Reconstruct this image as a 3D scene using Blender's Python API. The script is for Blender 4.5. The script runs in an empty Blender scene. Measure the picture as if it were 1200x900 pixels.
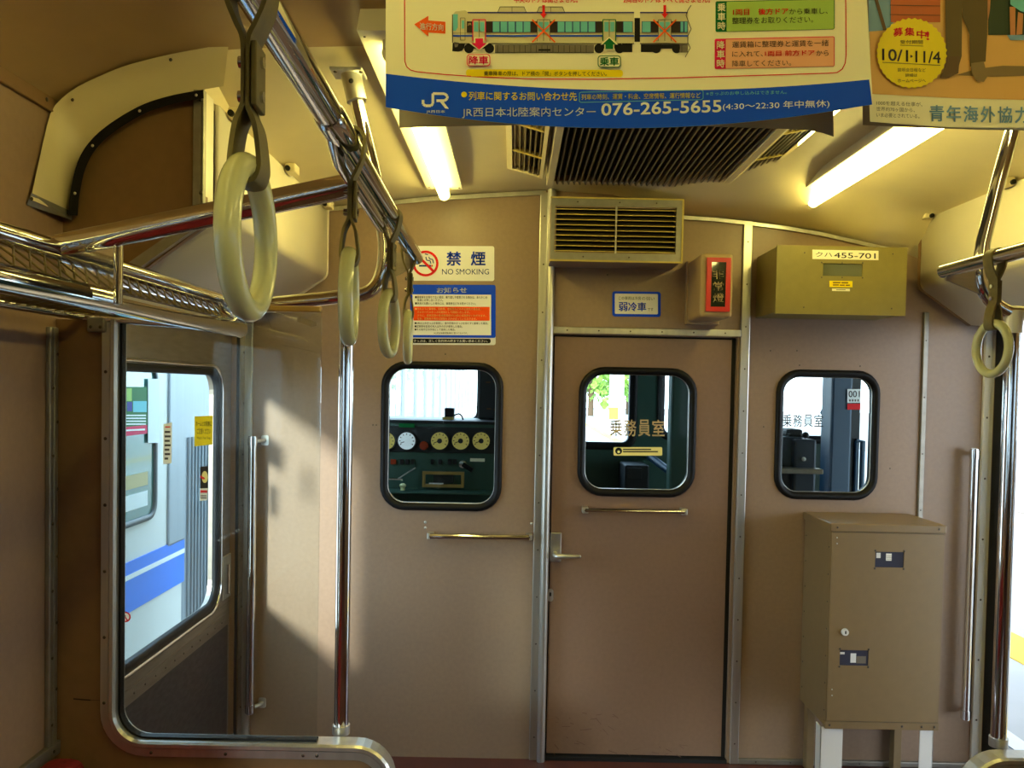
import bpy, bmesh, math, random
from mathutils import Vector, Matrix
from mathutils.geometry import tessellate_polygon
random.seed(7)
S = bpy.context.scene
COL = S.collection

# ------------------------------------------------------------------ camera, sky, exposure
F = 950.0                       # focal length in pixels of the 1200 wide frame
CAMZ = 1.48                     # eye height above the saloon floor
ROLL = math.radians(1.1)
PITCH = math.radians(1.6)       # looking slightly down
VX, VY = 604.0, 455.0           # where lines along the car run together
CX, CY = VX, VY + F * math.tan(PITCH)
_cr, _sr, _cp, _sp = math.cos(ROLL), math.sin(ROLL), math.cos(PITCH), math.sin(PITCH)
_right0, _up0, _fwd = Vector((1, 0, 0)), Vector((0, _sp, _cp)), Vector((0, _cp, -_sp))
RIGHT = _right0 * _cr + _up0 * _sr
UP = _up0 * _cr - _right0 * _sr
# the roll turns about the vanishing point of the car, so move the centre with it
_dx, _dy = 0.0, CY - VY
CX, CY = VX - _dy * _sr, VY + _dy * _cr
EYE = Vector((0, 0, CAMZ))

cam = bpy.data.cameras.new('camera')
cam.sensor_width = 36.0
cam.lens = 36.0 * F / 1200.0
cam.shift_x = (600 - CX) / 1200.0
cam.shift_y = (CY - 450) / 1200.0
cam.clip_start = 0.02
camo = bpy.data.objects.new('camera', cam)
m = Matrix((RIGHT, UP, -_fwd)).transposed().to_4x4()
m.translation = EYE
camo.matrix_world = m
COL.objects.link(camo)
S.camera = camo

S.view_settings.view_transform = 'Standard'
S.view_settings.look = 'None'
S.view_settings.gamma = 1.0
S.view_settings.exposure = 0.36
S.view_settings.use_curve_mapping = False
S.cycles.use_denoising = True
S.cycles.max_bounces = 10
S.cycles.diffuse_bounces = 5
S.cycles.transparent_max_bounces = 24
S.cycles.caustics_reflective = False
S.cycles.sample_clamp_indirect = 6.0

SKY = 6.0
LAMP = (1.0, 0.86, 0.25)
LAMP_POWER = 18.0
w = bpy.data.worlds.new('sky')
S.world = w
w.use_nodes = True
nt = w.node_tree
bg = nt.nodes['Background']
tc = nt.nodes.new('ShaderNodeTexCoord')
sep = nt.nodes.new('ShaderNodeSeparateXYZ')
ramp = nt.nodes.new('ShaderNodeValToRGB')
nt.links.new(tc.outputs['Generated'], sep.inputs[0])
nt.links.new(sep.outputs['Z'], ramp.inputs[0])
ramp.color_ramp.elements[0].color = (0.80, 0.90, 1.0, 1)
ramp.color_ramp.elements[1].color = (0.45, 0.68, 1.0, 1)
nt.links.new(ramp.outputs[0], bg.inputs[0])
bg.inputs[1].default_value = SKY
sl_ = bpy.data.lights.new('sun', 'SUN')
sl_.energy = 6.5
sl_.angle = math.radians(6)
sl_.color = (1.0, 0.93, 0.84)
sun = bpy.data.objects.new('sun', sl_)
COL.objects.link(sun)
sun.rotation_euler = Vector((-0.44, -1.0, 0.32)).to_track_quat('Z', 'Y').to_euler()

# ------------------------------------------------------------------ helpers
def ray(px, py):
    return RIGHT * ((px - CX) / F) + UP * (-(py - CY) / F) + _fwd

def P(px, py, Y):               # point at distance Y along the car
    d = ray(px, py)
    return EYE + d * (Y / d.y)

def PX(px, py, X):              # point on a plane along the car
    d = ray(px, py)
    return EYE + d * (X / d.x)

def lin(c):
    c /= 255.0
    return c / 12.92 if c <= 0.04045 else ((c + 0.055) / 1.055) ** 2.4

def mat(name, rgb, rough=0.5, metal=0.0, vary=0.0, scale=20.0, stretch=None, bump=0.0, emit=0.0, ecol=None, coat=0.0, spec=0.5):
    mt = bpy.data.materials.new(name)
    mt.use_nodes = True
    n = mt.node_tree
    b = n.nodes['Principled BSDF']
    col = (lin(rgb[0]), lin(rgb[1]), lin(rgb[2]), 1)
    b.inputs['Base Color'].default_value = col
    b.inputs['Roughness'].default_value = rough
    b.inputs['Metallic'].default_value = metal
    b.inputs['Coat Weight'].default_value = coat
    b.inputs['Specular IOR Level'].default_value = spec
    if emit:
        e = ecol or (col[0], col[1], col[2])
        b.inputs['Emission Color'].default_value = (e[0], e[1], e[2], 1)
        b.inputs['Emission Strength'].default_value = emit
    if vary or bump:
        t = n.nodes.new('ShaderNodeTexCoord')
        mp = n.nodes.new('ShaderNodeMapping')
        if stretch: mp.inputs['Scale'].default_value = stretch
        nz = n.nodes.new('ShaderNodeTexNoise')
        nz.inputs['Scale'].default_value = scale
        nz.inputs['Detail'].default_value = 4
        n.links.new(t.outputs['Object'], mp.inputs[0])
        n.links.new(mp.outputs[0], nz.inputs['Vector'])
        if vary:
            r = n.nodes.new('ShaderNodeValToRGB')
            r.color_ramp.elements[0].position = 0.3
            r.color_ramp.elements[1].position = 0.7
            r.color_ramp.elements[0].color = tuple(max(0, x * (1 - vary)) for x in col[:3]) + (1,)
            r.color_ramp.elements[1].color = tuple(min(1, x * (1 + vary)) for x in col[:3]) + (1,)
            n.links.new(nz.outputs[0], r.inputs[0])
            n.links.new(r.outputs[0], b.inputs['Base Color'])
        if bump:
            bp = n.nodes.new('ShaderNodeBump')
            bp.inputs['Strength'].default_value = bump
            bp.inputs['Distance'].default_value = 0.002
            n.links.new(nz.outputs[0], bp.inputs['Height'])
            n.links.new(bp.outputs[0], b.inputs['Normal'])
    return mt

def glass(name, tint=(1, 1, 1), refl=0.5, ior=1.45):
    mt = bpy.data.materials.new(name)
    mt.use_nodes = True
    n = mt.node_tree
    for x in list(n.nodes):
        if x.type != 'OUTPUT_MATERIAL': n.nodes.remove(x)
    out = [x for x in n.nodes][0]
    tr = n.nodes.new('ShaderNodeBsdfTransparent'); tr.inputs[0].default_value = (*tint, 1)
    gl = n.nodes.new('ShaderNodeBsdfGlossy'); gl.inputs['Roughness'].default_value = 0.02
    fr = n.nodes.new('ShaderNodeFresnel'); fr.inputs[0].default_value = ior
    mu = n.nodes.new('ShaderNodeMath'); mu.operation = 'MULTIPLY'; mu.inputs[1].default_value = refl
    mx = n.nodes.new('ShaderNodeMixShader')
    n.links.new(fr.outputs[0], mu.inputs[0]); n.links.new(mu.outputs[0], mx.inputs[0])
    n.links.new(tr.outputs[0], mx.inputs[1]); n.links.new(gl.outputs[0], mx.inputs[2])
    n.links.new(mx.outputs[0], out.inputs[0])
    return mt

WOFF = {}
class MB:
    def __init__(s):
        s.v, s.f, s.m, s.sm, s.mats = [], [], [], [], []
    def mi(s, mt):
        if mt not in s.mats: s.mats.append(mt)
        return s.mats.index(mt)
    def add(s, vs, fs, mt, smooth=False):
        o = len(s.v); k = s.mi(mt)
        s.v += [Vector(v) for v in vs]
        for f in fs:
            s.f.append([o + i for i in f]); s.m.append(k); s.sm.append(smooth)
    def bm(s, b, mt, smooth=False):
        b.verts.ensure_lookup_table()
        s.add([v.co.copy() for v in b.verts], [[v.index for v in f.verts] for f in b.faces], mt, smooth)
        b.free()
    def box(s, x0, x1, y0, y1, z0, z1, mt, bev=0.0, seg=2):
        b = bmesh.new()
        bmesh.ops.create_cube(b, size=1)
        for v in b.verts:
            v.co = Vector(((x0 + x1) / 2 + v.co.x * (x1 - x0), (y0 + y1) / 2 + v.co.y * (y1 - y0), (z0 + z1) / 2 + v.co.z * (z1 - z0)))
        if bev:
            bmesh.ops.bevel(b, geom=list(b.edges), offset=bev, segments=seg, affect='EDGES', profile=0.5)
        b.verts.index_update()
        s.bm(b, mt, False)
    def tube(s, pts, r, mt, n=14, closed=False, caps=True):
        pts = [Vector(p) for p in pts]
        N = len(pts); rings = []
        up = None
        for i, p in enumerate(pts):
            a = pts[i - 1] if (i > 0 or closed) else p
            c = pts[(i + 1) % N] if (i < N - 1 or closed) else p
            t = (c - a).normalized()
            if up is None:
                up = Vector((0, 0, 1)) if abs(t.z) < 0.9 else Vector((0, 1, 0))
            x = t.cross(up).normalized(); up = x.cross(t).normalized()
            rr = r[i] if isinstance(r, (list, tuple)) else r
            rings.append([p + x * (rr * math.cos(2 * math.pi * k / n)) + up * (rr * math.sin(2 * math.pi * k / n)) for k in range(n)])
        vs = [q for R in rings for q in R]; fs = []
        for i in range(N if closed else N - 1):
            j = (i + 1) % N
            for k in range(n):
                l = (k + 1) % n
                fs.append((i * n + k, j * n + k, j * n + l, i * n + l))
        s.add(vs, fs, mt, True)
        if caps and not closed:
            s.add(rings[0], [list(range(n))], mt); s.add(rings[-1], [list(range(n))[::-1]], mt)
    def sph(s, c, r, mt, sx=1, sy=1, sz=1, n=12):
        b = bmesh.new()
        bmesh.ops.create_uvsphere(b, u_segments=n, v_segments=max(6, n // 2), radius=r)
        for v in b.verts: v.co = Vector((c[0] + v.co.x * sx, c[1] + v.co.y * sy, c[2] + v.co.z * sz))
        b.verts.index_update(); s.bm(b, mt, True)
    def loft(s, rings, mt, closed=True, smooth=True, cyc=False):
        n = len(rings[0]); fs = []
        for i in range(len(rings) if cyc else len(rings) - 1):
            j = (i + 1) % len(rings)
            for k in range(n if closed else n - 1):
                l = (k + 1) % n
                fs.append((i * n + k, i * n + l, j * n + l, j * n + k))
        s.add([p for R in rings for p in R], fs, mt, smooth)
    def plate(s, outer, holes, fn, t0, t1, mt, edge=None):
        polys = [outer] + holes
        flat = [q for p in polys for q in p]
        tri = tessellate_polygon([[Vector((a, b, 0)) for a, b in p] for p in polys])
        for t in (t0, t1):
            s.add([fn(a, b, t) for a, b in flat], [list(x) for x in tri], mt)
        for p in polys:
            n = len(p)
            vs = [fn(a, b, t0) for a, b in p] + [fn(a, b, t1) for a, b in p]
            s.add(vs, [(i, (i + 1) % n, n + (i + 1) % n, n + i) for i in range(n)], edge or mt)
    def build(s, name, parent=None, root=None, local=False):
        me = bpy.data.meshes.new(name)
        off = Vector((0, 0, 0))
        if parent is not None and not local:
            off = WOFF[parent.name]
        elif parent is None and not local:
            lo = [min(v[i] for v in s.v) for i in range(3)]; hi = [max(v[i] for v in s.v) for i in range(3)]
            off = Vector(((lo[0] + hi[0]) / 2, (lo[1] + hi[1]) / 2, lo[2]))
        me.from_pydata([v - off for v in s.v], [], s.f)
        for mt in s.mats: me.materials.append(mt)
        me.polygons.foreach_set('material_index', s.m)
        me.polygons.foreach_set('use_smooth', s.sm)
        me.update()
        b = bmesh.new(); b.from_mesh(me); bmesh.ops.recalc_face_normals(b, faces=b.faces); b.to_mesh(me); b.free()
        o = bpy.data.objects.new(name, me)
        COL.objects.link(o)
        if parent is not None:
            o.parent = parent
            WOFF[o.name] = off
        else:
            o.location = off; WOFF[o.name] = off
        return o

def empty(name, loc):
    o = bpy.data.objects.new(name, None); COL.objects.link(o)
    o.location = loc; o.empty_display_size = 0.05; WOFF[o.name] = Vector(loc)
    return o
def tag(o, label, cat, group=None, kind=None):
    o['label'] = label; o['category'] = cat
    if group: o['group'] = group
    if kind: o['kind'] = kind
    return o
def thing(name, loc, label, cat, group=None, kind=None):
    return tag(empty(name, loc), label, cat, group, kind)
def struct(o, label=None):
    o['kind'] = 'structure'
    if label: o['label'] = label
    return o
def part(name, parent, label=None):
    def deco(fn):
        b = MB(); fn(b); o = b.build(name, parent)
        if label: o['label'] = label
        return o
    return deco

def rr(cx, cz, w, h, r, n=7):
    """rounded rectangle: points and outward normals"""
    out = []
    for (sx, sz, a0) in ((1, 1, 0), (-1, 1, 90), (-1, -1, 180), (1, -1, 270)):
        for k in range(n + 1):
            a = math.radians(a0 + 90 * k / n)
            nx, nz = math.cos(a), math.sin(a)
            out.append((cx + sx * (w / 2 - r) + nx * r, cz + sz * (h / 2 - r) + nz * r, nx, nz))
    return out
def rrpts(cx, cz, w, h, r, n=7):
    return [(a, b) for a, b, _, _ in rr(cx, cz, w, h, r, n)]
def xz(a, b, t): return Vector((a, t, b))
def yz(a, b, t): return Vector((t, a, b))
def xy(a, b, t): return Vector((a, b, t))
def gasket(mb, c, prof, mt, fn=xz, n=7):
    """profile of (outward offset, depth) swept round a rounded rectangle"""
    pts = rr(*c, n=n)
    rings = [[fn(a + na * o, b + nb * o, t) for a, b, na, nb in pts] for o, t in prof]
    mb.loft(rings, mt, closed=True, smooth=True, cyc=True)
def screw(mb, c, mt, ax='y', r=0.0035):
    sc = dict(sx=1, sy=1, sz=1); sc['s' + ax] = 0.5
    mb.sph(c, r, mt, n=8, **sc)
def arc(c, r, a0, a1, n, u, v):
    return [Vector(c) + Vector(u) * (r * math.cos(math.radians(a0 + (a1 - a0) * k / n))) + Vector(v) * (r * math.sin(math.radians(a0 + (a1 - a0) * k / n))) for k in range(n + 1)]

# ---- printed matter: shapes and lettering laid on a sheet
_tc = {}
def glyphs(s, bold):
    k = (s, bold)
    if k not in _tc:
        c = bpy.data.curves.new('lettering', 'FONT'); c.body = s; c.resolution_u = 3
        o = bpy.data.objects.new('lettering', c)
        me = bpy.data.meshes.new_from_object(o)
        vs = [(v.co.x, v.co.y) for v in me.vertices]; fs = [list(p.vertices) for p in me.polygons]
        bpy.data.objects.remove(o); bpy.data.curves.remove(c); bpy.data.meshes.remove(me)
        _tc[k] = (vs, fs)
    return _tc[k]

class Sheet:
    """fn(px, py, lift) gives the place on the sheet"""
    def __init__(s, fn, strip=None, eps=0.0004, mb=None):
        s.fn, s.strip, s.eps = fn, strip, eps
        s.mb = mb or MB()
    def poly(s, pts, mt, layer=1):
        if not s.strip:
            return s._poly(pts, mt, layer)
        x0 = min(p[0] for p in pts); x1 = max(p[0] for p in pts)
        k0, k1 = int(x0 // s.strip), int(x1 // s.strip)
        for k in range(k0, k1 + 1):
            q = clipx(clipx(pts, k * s.strip, 1), (k + 1) * s.strip, -1)
            if len(q) > 2: s._poly(q, mt, layer)
    def _poly(s, pts, mt, layer):
        tri = tessellate_polygon([[Vector((a, b, 0)) for a, b in pts]])
        s.mb.add([s.fn(a, b, layer * s.eps) for a, b in pts], [list(t) for t in tri], mt)
    def rect(s, x0, y0, x1, y1, mt, layer=1, slope=0.0, r=0):
        if r:
            p = rrpts((x0 + x1) / 2, (y0 + y1) / 2, x1 - x0, y1 - y0, r, 4)
            p = [(a, b + slope * (a - x0)) for a, b in p]
        else:
            p = [(x0, y0), (x1, y0 + slope * (x1 - x0)), (x1, y1 + slope * (x1 - x0)), (x0, y1)]
        s.poly(p, mt, layer)
    def line(s, pts, wd, mt, layer=1):
        for a, b in zip(pts[:-1], pts[1:]):
            dx, dy = b[0] - a[0], b[1] - a[1]; L = math.hypot(dx, dy) or 1
            nx, ny = -dy / L * wd / 2, dx / L * wd / 2
            s.poly([(a[0] + nx, a[1] + ny), (b[0] + nx, b[1] + ny), (b[0] - nx, b[1] - ny), (a[0] - nx, a[1] - ny)], mt, layer)
    def disc(s, x, y, r, mt, layer=1, ry=None, n=24):
        s.poly([(x + r * math.cos(2 * math.pi * k / n), y + (ry or r) * math.sin(2 * math.pi * k / n)) for k in range(n)], mt, layer)
    def ring(s, x, y, r0, r1, mt, layer=1, n=28):
        for k in range(n):
            a, b = 2 * math.pi * k / n, 2 * math.pi * (k + 1) / n
            s.poly([(x + r0 * math.cos(a), y + r0 * math.sin(a)), (x + r1 * math.cos(a), y + r1 * math.sin(a)),
                    (x + r1 * math.cos(b), y + r1 * math.sin(b)), (x + r0 * math.cos(b), y + r0 * math.sin(b))], mt, layer)
    def text(s, t, x0, y0, x1, y1, mt, layer=2, slope=0.0, bold=0.0, tilt=0.0):
        vs, fs = glyphs(t, 0)
        if not vs: return
        a0 = min(v[0] for v in vs); a1 = max(v[0] for v in vs); b0 = min(v[1] for v in vs); b1 = max(v[1] for v in vs)
        sx = (x1 - x0) / (a1 - a0); sy = (y1 - y0) / (b1 - b0)
        pts = []
        for a, b in vs:
            X = x0 + (a - a0) * sx; Y = y1 - (b - b0) * sy
            pts.append((X + tilt * (y1 - Y), Y + slope * (X - x0)))
        d = bold * 0.55
        for ox, oy in (((-d, -d), (d, -d), (-d, d), (d, d)) if bold > 0 else ((0, 0),)):
            s.mb.add([s.fn(a + ox * abs(sx), b + oy * sy, layer * s.eps) for a, b in pts], fs, mt)
def clipx(pts, x, sg):
    out = []
    for i in range(len(pts)):
        a, b = pts[i - 1], pts[i]
        ia, ib = sg * (a[0] - x) >= 0, sg * (b[0] - x) >= 0
        if ia != ib:
            t = (x - a[0]) / (b[0] - a[0]); out.append((x, a[1] + t * (b[1] - a[1])))
        if ib: out.append(b)
    return out

# ------------------------------------------------------------------ materials
M = {}
M['melamine'] = mat('beige_melamine', (148, 124, 103), 0.38, vary=0.05, scale=60)
M['melamine_door'] = mat('door_melamine', (134, 107, 88), 0.36, vary=0.05, scale=60)
M['melamine_shaded'] = mat('shaded_melamine', (138, 112, 92), 0.38, vary=0.05, scale=60)  # bulkhead beige again, with the side walls' darker shading put into the colour
M['panel_tan'] = mat('tan_panel', (124, 94, 62), 0.45, vary=0.05, scale=40)
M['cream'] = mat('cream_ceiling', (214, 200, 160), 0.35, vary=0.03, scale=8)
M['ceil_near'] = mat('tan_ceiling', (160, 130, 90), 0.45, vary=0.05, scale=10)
M['box_white'] = mat('white_panel', (226, 218, 196), 0.3, vary=0.02, scale=8)
M['alu'] = mat('brushed_aluminium', (200, 198, 190), 0.36, 0.9, vary=0.12, scale=30, stretch=(1, 1, 0.05))
M['alu_dull'] = mat('dull_aluminium', (150, 146, 136), 0.45, 0.8, vary=0.1, scale=30)
M['chrome'] = mat('chrome', (225, 225, 225), 0.07, 1.0)
M['steel'] = mat('door_steel', (150, 138, 126), 0.4, 0.85, vary=0.12, scale=12, stretch=(1, 1, 6))
M['steel_dark'] = mat('worn_dark_steel', (84, 80, 80), 0.45, 0.7, vary=0.25, scale=9, stretch=(1, 3, 8))
M['rubber'] = mat('black_rubber', (12, 12, 14), 0.5, spec=.25)
M['black'] = mat('black_gap', (8, 8, 9), 0.7)
M['screw'] = mat('screw_metal', (96, 88, 78), 0.35, 0.9)
M['ring'] = mat('cream_ring_plastic', (220, 222, 166), 0.22, vary=0.03, scale=5, coat=0.3)
M['strap'] = mat('olive_strap', (116, 104, 56), 0.55, vary=0.15, scale=60)
M['olive'] = mat('olive_paint', (134, 122, 62), 0.45, vary=0.05, scale=30, bump=0.15)
M['faregrey'] = mat('bronze_grey_paint', (134, 112, 78), 0.38, vary=0.04, scale=30, bump=0.1)
M['white'] = mat('white_paint', (232, 232, 228), 0.4)
M['wood_tan'] = mat('tan_lamp_case', (164, 138, 100), 0.42, vary=0.04, scale=20)
M['red'] = mat('red_paint', (196, 14, 22), 0.3)
M['seat_red'] = mat('red_moquette', (120, 16, 20), 0.9, vary=0.2, scale=90, bump=0.5)
M['floor'] = mat('dark_red_floor', (84, 44, 40), 0.5, vary=0.15, scale=14)
M['grille'] = mat('grille_bar', (120, 108, 84), 0.45, 0.3)
M['shade_plate'] = mat('vent_shade', (14, 11, 8), 0.9)  # near black plates, the shade inside the vents put into their colour
M['tape'] = None
M['glass'] = glass('clear_glass', (0.93, 0.97, 0.96), 0.7)
M['glass_cab'] = glass('cab_glass', (0.86, 0.93, 0.93), 0.25)
M['glass_side'] = glass('side_glass', (0.9, 0.97, 0.98), 0.3)
M['lamp_on'] = mat('lamp_tube', (255, 255, 255), 0.4, emit=LAMP_POWER, ecol=LAMP)
M['lamp_case'] = mat('lamp_case', (228, 222, 200), 0.35)
M['cab_green'] = mat('cab_green', (44, 78, 66), 0.5, vary=0.08, scale=20)
M['cab_dark'] = mat('cab_dark', (24, 30, 30), 0.6, vary=0.1, scale=20)
M['cab_teal'] = mat('cab_teal', (10, 52, 76), 0.45)
# inks
def ink(n, rgb, rough=0.5): M[n] = mat('ink_' + n, rgb, rough, spec=0.2)
for n, c in dict(paper=(252, 246, 214), white=(244, 244, 240), blue=(0, 78, 232), red=(226, 24, 30), pink=(226, 20, 84), orange=(240, 96, 24),
                 green=(0, 110, 52), lime=(166, 200, 96), salmon=(240, 176, 140), yellow=(246, 222, 10), black=(22, 20, 20), grey=(120, 112, 100),
                 skyblue=(110, 196, 206), navy=(40, 44, 140), dark=(50, 40, 36), train=(214, 206, 168), backgrey=(170, 160, 144), brown=(92, 64, 36),
                 sand=(226, 176, 104), crate=(196, 96, 44), trouser=(92, 72, 34), skin=(196, 130, 84), darkgreen=(38, 56, 34), fade=(120, 160, 200),
                 signblue=(0, 72, 236), orangebox=(246, 84, 12), lightyellow=(250, 236, 150), gold=(214, 188, 140), shadow=(132, 108, 70), scuff=(112, 84, 72), deepblue=(20, 60, 130)).items():
    ink('i_' + n, c)

# ------------------------------------------------------------------ main dimensions
BY = 3.20                                   # bulkhead
XL, XR = -1.07, 1.88                        # inner faces of the side walls
XC = (XL + XR) / 2
PY = 1.90                                   # glass partitions at the ends of the seats
def mirror(x): return 2 * XC - x
def bpt(px, py, Y=BY): return P(px, py, Y)
def bx(px, py=450, Y=BY): return P(px, py, Y).x
def bz(py, px=604, Y=BY): return P(px, py, Y).z
def wrect(x0, y0, x1, y1, Y):               # photo rectangle -> centre and size at depth Y
    c = P((x0 + x1) / 2, (y0 + y1) / 2, Y); k = Y / F
    return c.x, c.z, (x1 - x0) * k, (y1 - y0) * k

# ------------------------------------------------------------------ setting: floor, ceilings, walls
b = MB(); b.box(XL - .05, XR + .05, -6, 5.0, -0.06, 0.0, M['floor']); struct(b.build('floor'))

DOOR = wrect(643, 393, 858, 894, BY)        # crew door opening
DX0, DX1 = DOOR[0] - DOOR[2] / 2, DOOR[0] + DOOR[2] / 2
DZ0, DZ1 = DOOR[1] - DOOR[3] / 2, DOOR[1] + DOOR[3] / 2
W1 = wrect(446, 424, 589, 599, BY)
W2 = wrect(908, 433.5, 1030, 586, BY)
WD = wrect(677.5, 430.5, 816.5, 583, BY)
b = MB()
outer = [(XL, -0.0), (XR, 0.0), (XR, 2.45), (XL, 2.45)]
holes = [rrpts(W1[0], W1[1], W1[2] - .03, W1[3] - .03, .085), rrpts(W2[0], W2[1], W2[2] - .03, W2[3] - .03, .08),
         [(DX0, DZ0), (DX1, DZ0), (DX1, DZ1), (DX0, DZ1)]]
b.plate(outer, holes, xz, BY, BY + .035, M['melamine'])
for (x, y) in ((437, 498), (441, 498), (522, 415), (903, 411), (934, 411), (937, 428), (1008, 429), (1043, 549), (895, 500), (712, 322)):
    screw(b, P(x, y, BY), M['screw'], r=.003)
struct(b.build('wall_front'), 'beige bulkhead between the saloon and the crew cab')

# windows in the bulkhead
def cab_window(name, W, rg, label):
    b = MB()
    c = (W[0], W[1], W[2] - .044, W[3] - .044, rg)
    gasket(b, c, [(-.008, BY - .004), (.004, BY - .014), (.016, BY - .014), (.022, BY - .002), (.022, BY + .002), (.0, BY + .04), (-.008, BY + .03)], M['rubber'])
    o = struct(b.build(name), label)
    b = MB(); b.plate(rrpts(W[0], W[1], W[2] - .05, W[3] - .05, rg), [], xz, BY + .012, BY + .017, M['glass_cab'])
    b.build('glass_pane', o)
    b = MB(); gasket(b, (W[0], W[1], W[2] - .062, W[3] - .062, rg - .006), [(0, BY + .002), (.0025, BY + .001), (.0025, BY + .008), (0, BY + .008)], M['alu'])
    b.build('glazing_bead', o)
    return o
cab_window('window_1', W1, .075, 'rounded bulkhead window looking onto the driving desk and gauges')
cab_window('window_2', W2, .07, 'rounded bulkhead window above the bronze grey cabinet')

# crew door leaf
b = MB()
hole = rrpts(WD[0], WD[1], WD[2] - .03, WD[3] - .03, .085)
g = .006
b.plate([(DX0 + g, DZ0 + .012), (DX1 - .018, DZ0 + .012), (DX1 - .018, DZ1 - .008), (DX0 + g, DZ1 - .008)], [hole], xz, BY + .012, BY + .045, M['melamine_door'])
for k in range(34):                          # scuffs near the foot of the door
    x = random.uniform(640, 800); y = random.uniform(835, 888) if x < 720 else random.uniform(872, 890)
    L = random.uniform(2, 11); a = random.uniform(-.2, .9)
    Sheet(lambda px, py, l: P(px, py, BY + .0115 - l), mb=b).line([(x, y), (x + L * math.cos(a), y + L * math.sin(a))], random.uniform(.3, .9), M['i_scuff'], 1)
door = struct(b.build('door_1'), 'crew room door with rounded window in the bulkhead')
b = MB()
c = (WD[0], WD[1], WD[2] - .044, WD[3] - .044, .08)
gasket(b, c, [(-.008, BY + .006), (.004, BY - .003), (.016, BY - .003), (.022, BY + .008), (.022, BY + .012), (.0, BY + .05), (-.008, BY + .04)], M['rubber'])
gk = b.build('window_gasket', door)
b = MB(); b.plate(rrpts(WD[0], WD[1], WD[2] - .05, WD[3] - .05, .08), [], xz, BY + .022, BY + .027, M['glass_cab']); b.build('glass_pane', door)
b = MB(); gasket(b, (WD[0], WD[1], WD[2] - .062, WD[3] - .062, .072), [(0, BY + .01), (.0025, BY + .009), (.0025, BY + .018), (0, BY + .018)], M['alu']); b.build('glazing_bead', door)
def bar(b, p0, p1, st, r, mt, foot=.012):
    """grab bar with two feet against the wall"""
    for p in (p0, p1):
        b.box(p.x - foot, p.x + foot, st.y - .045, st.y, p.z - foot, p.z + foot, M['alu'], .003)
        screw(b, (p.x, st.y - .046, p.z), M['screw'], r=.004)
    b.tube([Vector((p0.x, p0.y, p0.z)), Vector((p1.x, p1.y, p1.z))], r, mt)
b = MB(); yb = BY + .012
bar(b, P(686, 598, yb - .04), P(802, 600, yb - .04), Vector((0, yb, 0)), .009, M['chrome']); b.build('grab_bar', door)
# lever handle
b = MB(); hp = wrect(644.5, 624, 658, 659, BY)
b.box(hp[0] - hp[2] / 2, hp[0] + hp[2] / 2, BY + .002, BY + .012, hp[1] - hp[3] / 2, hp[1] + hp[3] / 2, M['alu'], .004)
h0, h1 = P(651, 652, BY - .045), P(679, 652, BY - .045)
b.tube([Vector((h0.x, BY + .005, h0.z)), Vector((h0.x, BY - .035, h0.z)), h0 + Vector((.008, -.004, 0)), (h0 + h1) / 2, h1], [.011, .011, .011, .0095, .007], M['alu'], 12)
b.sph(h1, .007, M['alu']); b.build('door_handle', door, )
b = MB(); kp = P(641.5, 698, BY)
b.plate(rrpts(kp.x + .012, kp.z, .024, .05, .011), [], xz, BY + .006, BY + .012, M['alu'])
b.plate(rrpts(kp.x + .012, kp.z + .004, .007, .016, .0034), [], xz, BY + .0052, BY + .006, M['black']); b.build('keyhole', door)

# lettering on the glass of the crew door
def crew_letters(name, label, x0, y0, x1, y1, Y, mt, th, gaps):
    sh = Sheet(lambda px, py, l: P(px, py, Y - l))
    n = 4; wd = (x1 - x0 - 3 * gaps) / 4
    for k, ch in enumerate('乗務員室'):
        sh.text(ch, x0 + k * (wd + gaps), y0, x0 + k * (wd + gaps) + wd, y1, mt, 1, bold=th)
    return tag(sh.mb.build(name), label, 'lettering')
crew_letters('window_lettering', 'four gold characters on the glass of the crew door window', 715, 492, 778.5, 511, BY + .021, M['i_gold'], .022, 2.5)
crew_letters('window_lettering', 'four thin dark characters on the glass of the window above the cabinet', 917.5, 486, 964.5, 500, BY + .011, M['i_dark'], .008, 2)
sh = Sheet(lambda px, py, l: P(px, py, BY + .021 - l))
sh.rect(719, 524, 776, 534, M['i_lightyellow'], 1, r=1.5); sh.disc(725, 528.5, 4, M['i_black'], 2); sh.disc(725, 529.5, 1.6, M['i_lightyellow'], 3)
for k, (a, e) in enumerate(((730, 763), (730, 771))):
    sh.rect(a, 526 + 2.6 * k, e, 527.4 + 2.6 * k, M['i_dark'], 2)
tag(sh.mb.build('small_sticker'), 'thin cream strip sticker under the gold characters on the crew door', 'sticker')

# aluminium trims on the bulkhead
def trim(name, x0, x1, z0, z1, y0=BY - .012, n=0, mt='alu', bev=.003, extra=None):
    b = MB(); b.box(x0, x1, y0, BY + .004, z0, z1, M[mt], bev)
    if n:
        vert = (z1 - z0) > (x1 - x0)
        for k in range(n):
            t = (k + .5) / n
            p = ((x0 + x1) / 2, y0 - .0005, z0 + (z1 - z0) * t) if vert else (x0 + (x1 - x0) * t, y0 - .0005, (z0 + z1) / 2)
            screw(b, p, M['screw'], r=.0032)
    if extra: extra(b)
    return struct(b.build(name))
def post(b):
    xc = bx(640, 560); b.tube([(xc, BY - .016, 0), (xc, BY - .016, bz(222, 640))], .0165, M['alu'], 16)
xp = bx(630, 560)
trim('trim_1', xp - .012, xp + .024, 0, bz(226, 640), n=12, extra=post)
xj0, xj1 = bx(863.0, 560), bx(873.5, 560)
trim('trim_2', xj0, xj1, 0, bz(259, 870), n=13)
zh = bz(389, 755) 
trim('trim_3', bx(646, 389), xj0, zh - .013, zh + .014, n=6)
xs = bx(1081, 480); trim('trim_4', xs - .010, xs + .010, .25, bz(366, 1083), n=7, mt='alu_dull')
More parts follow.
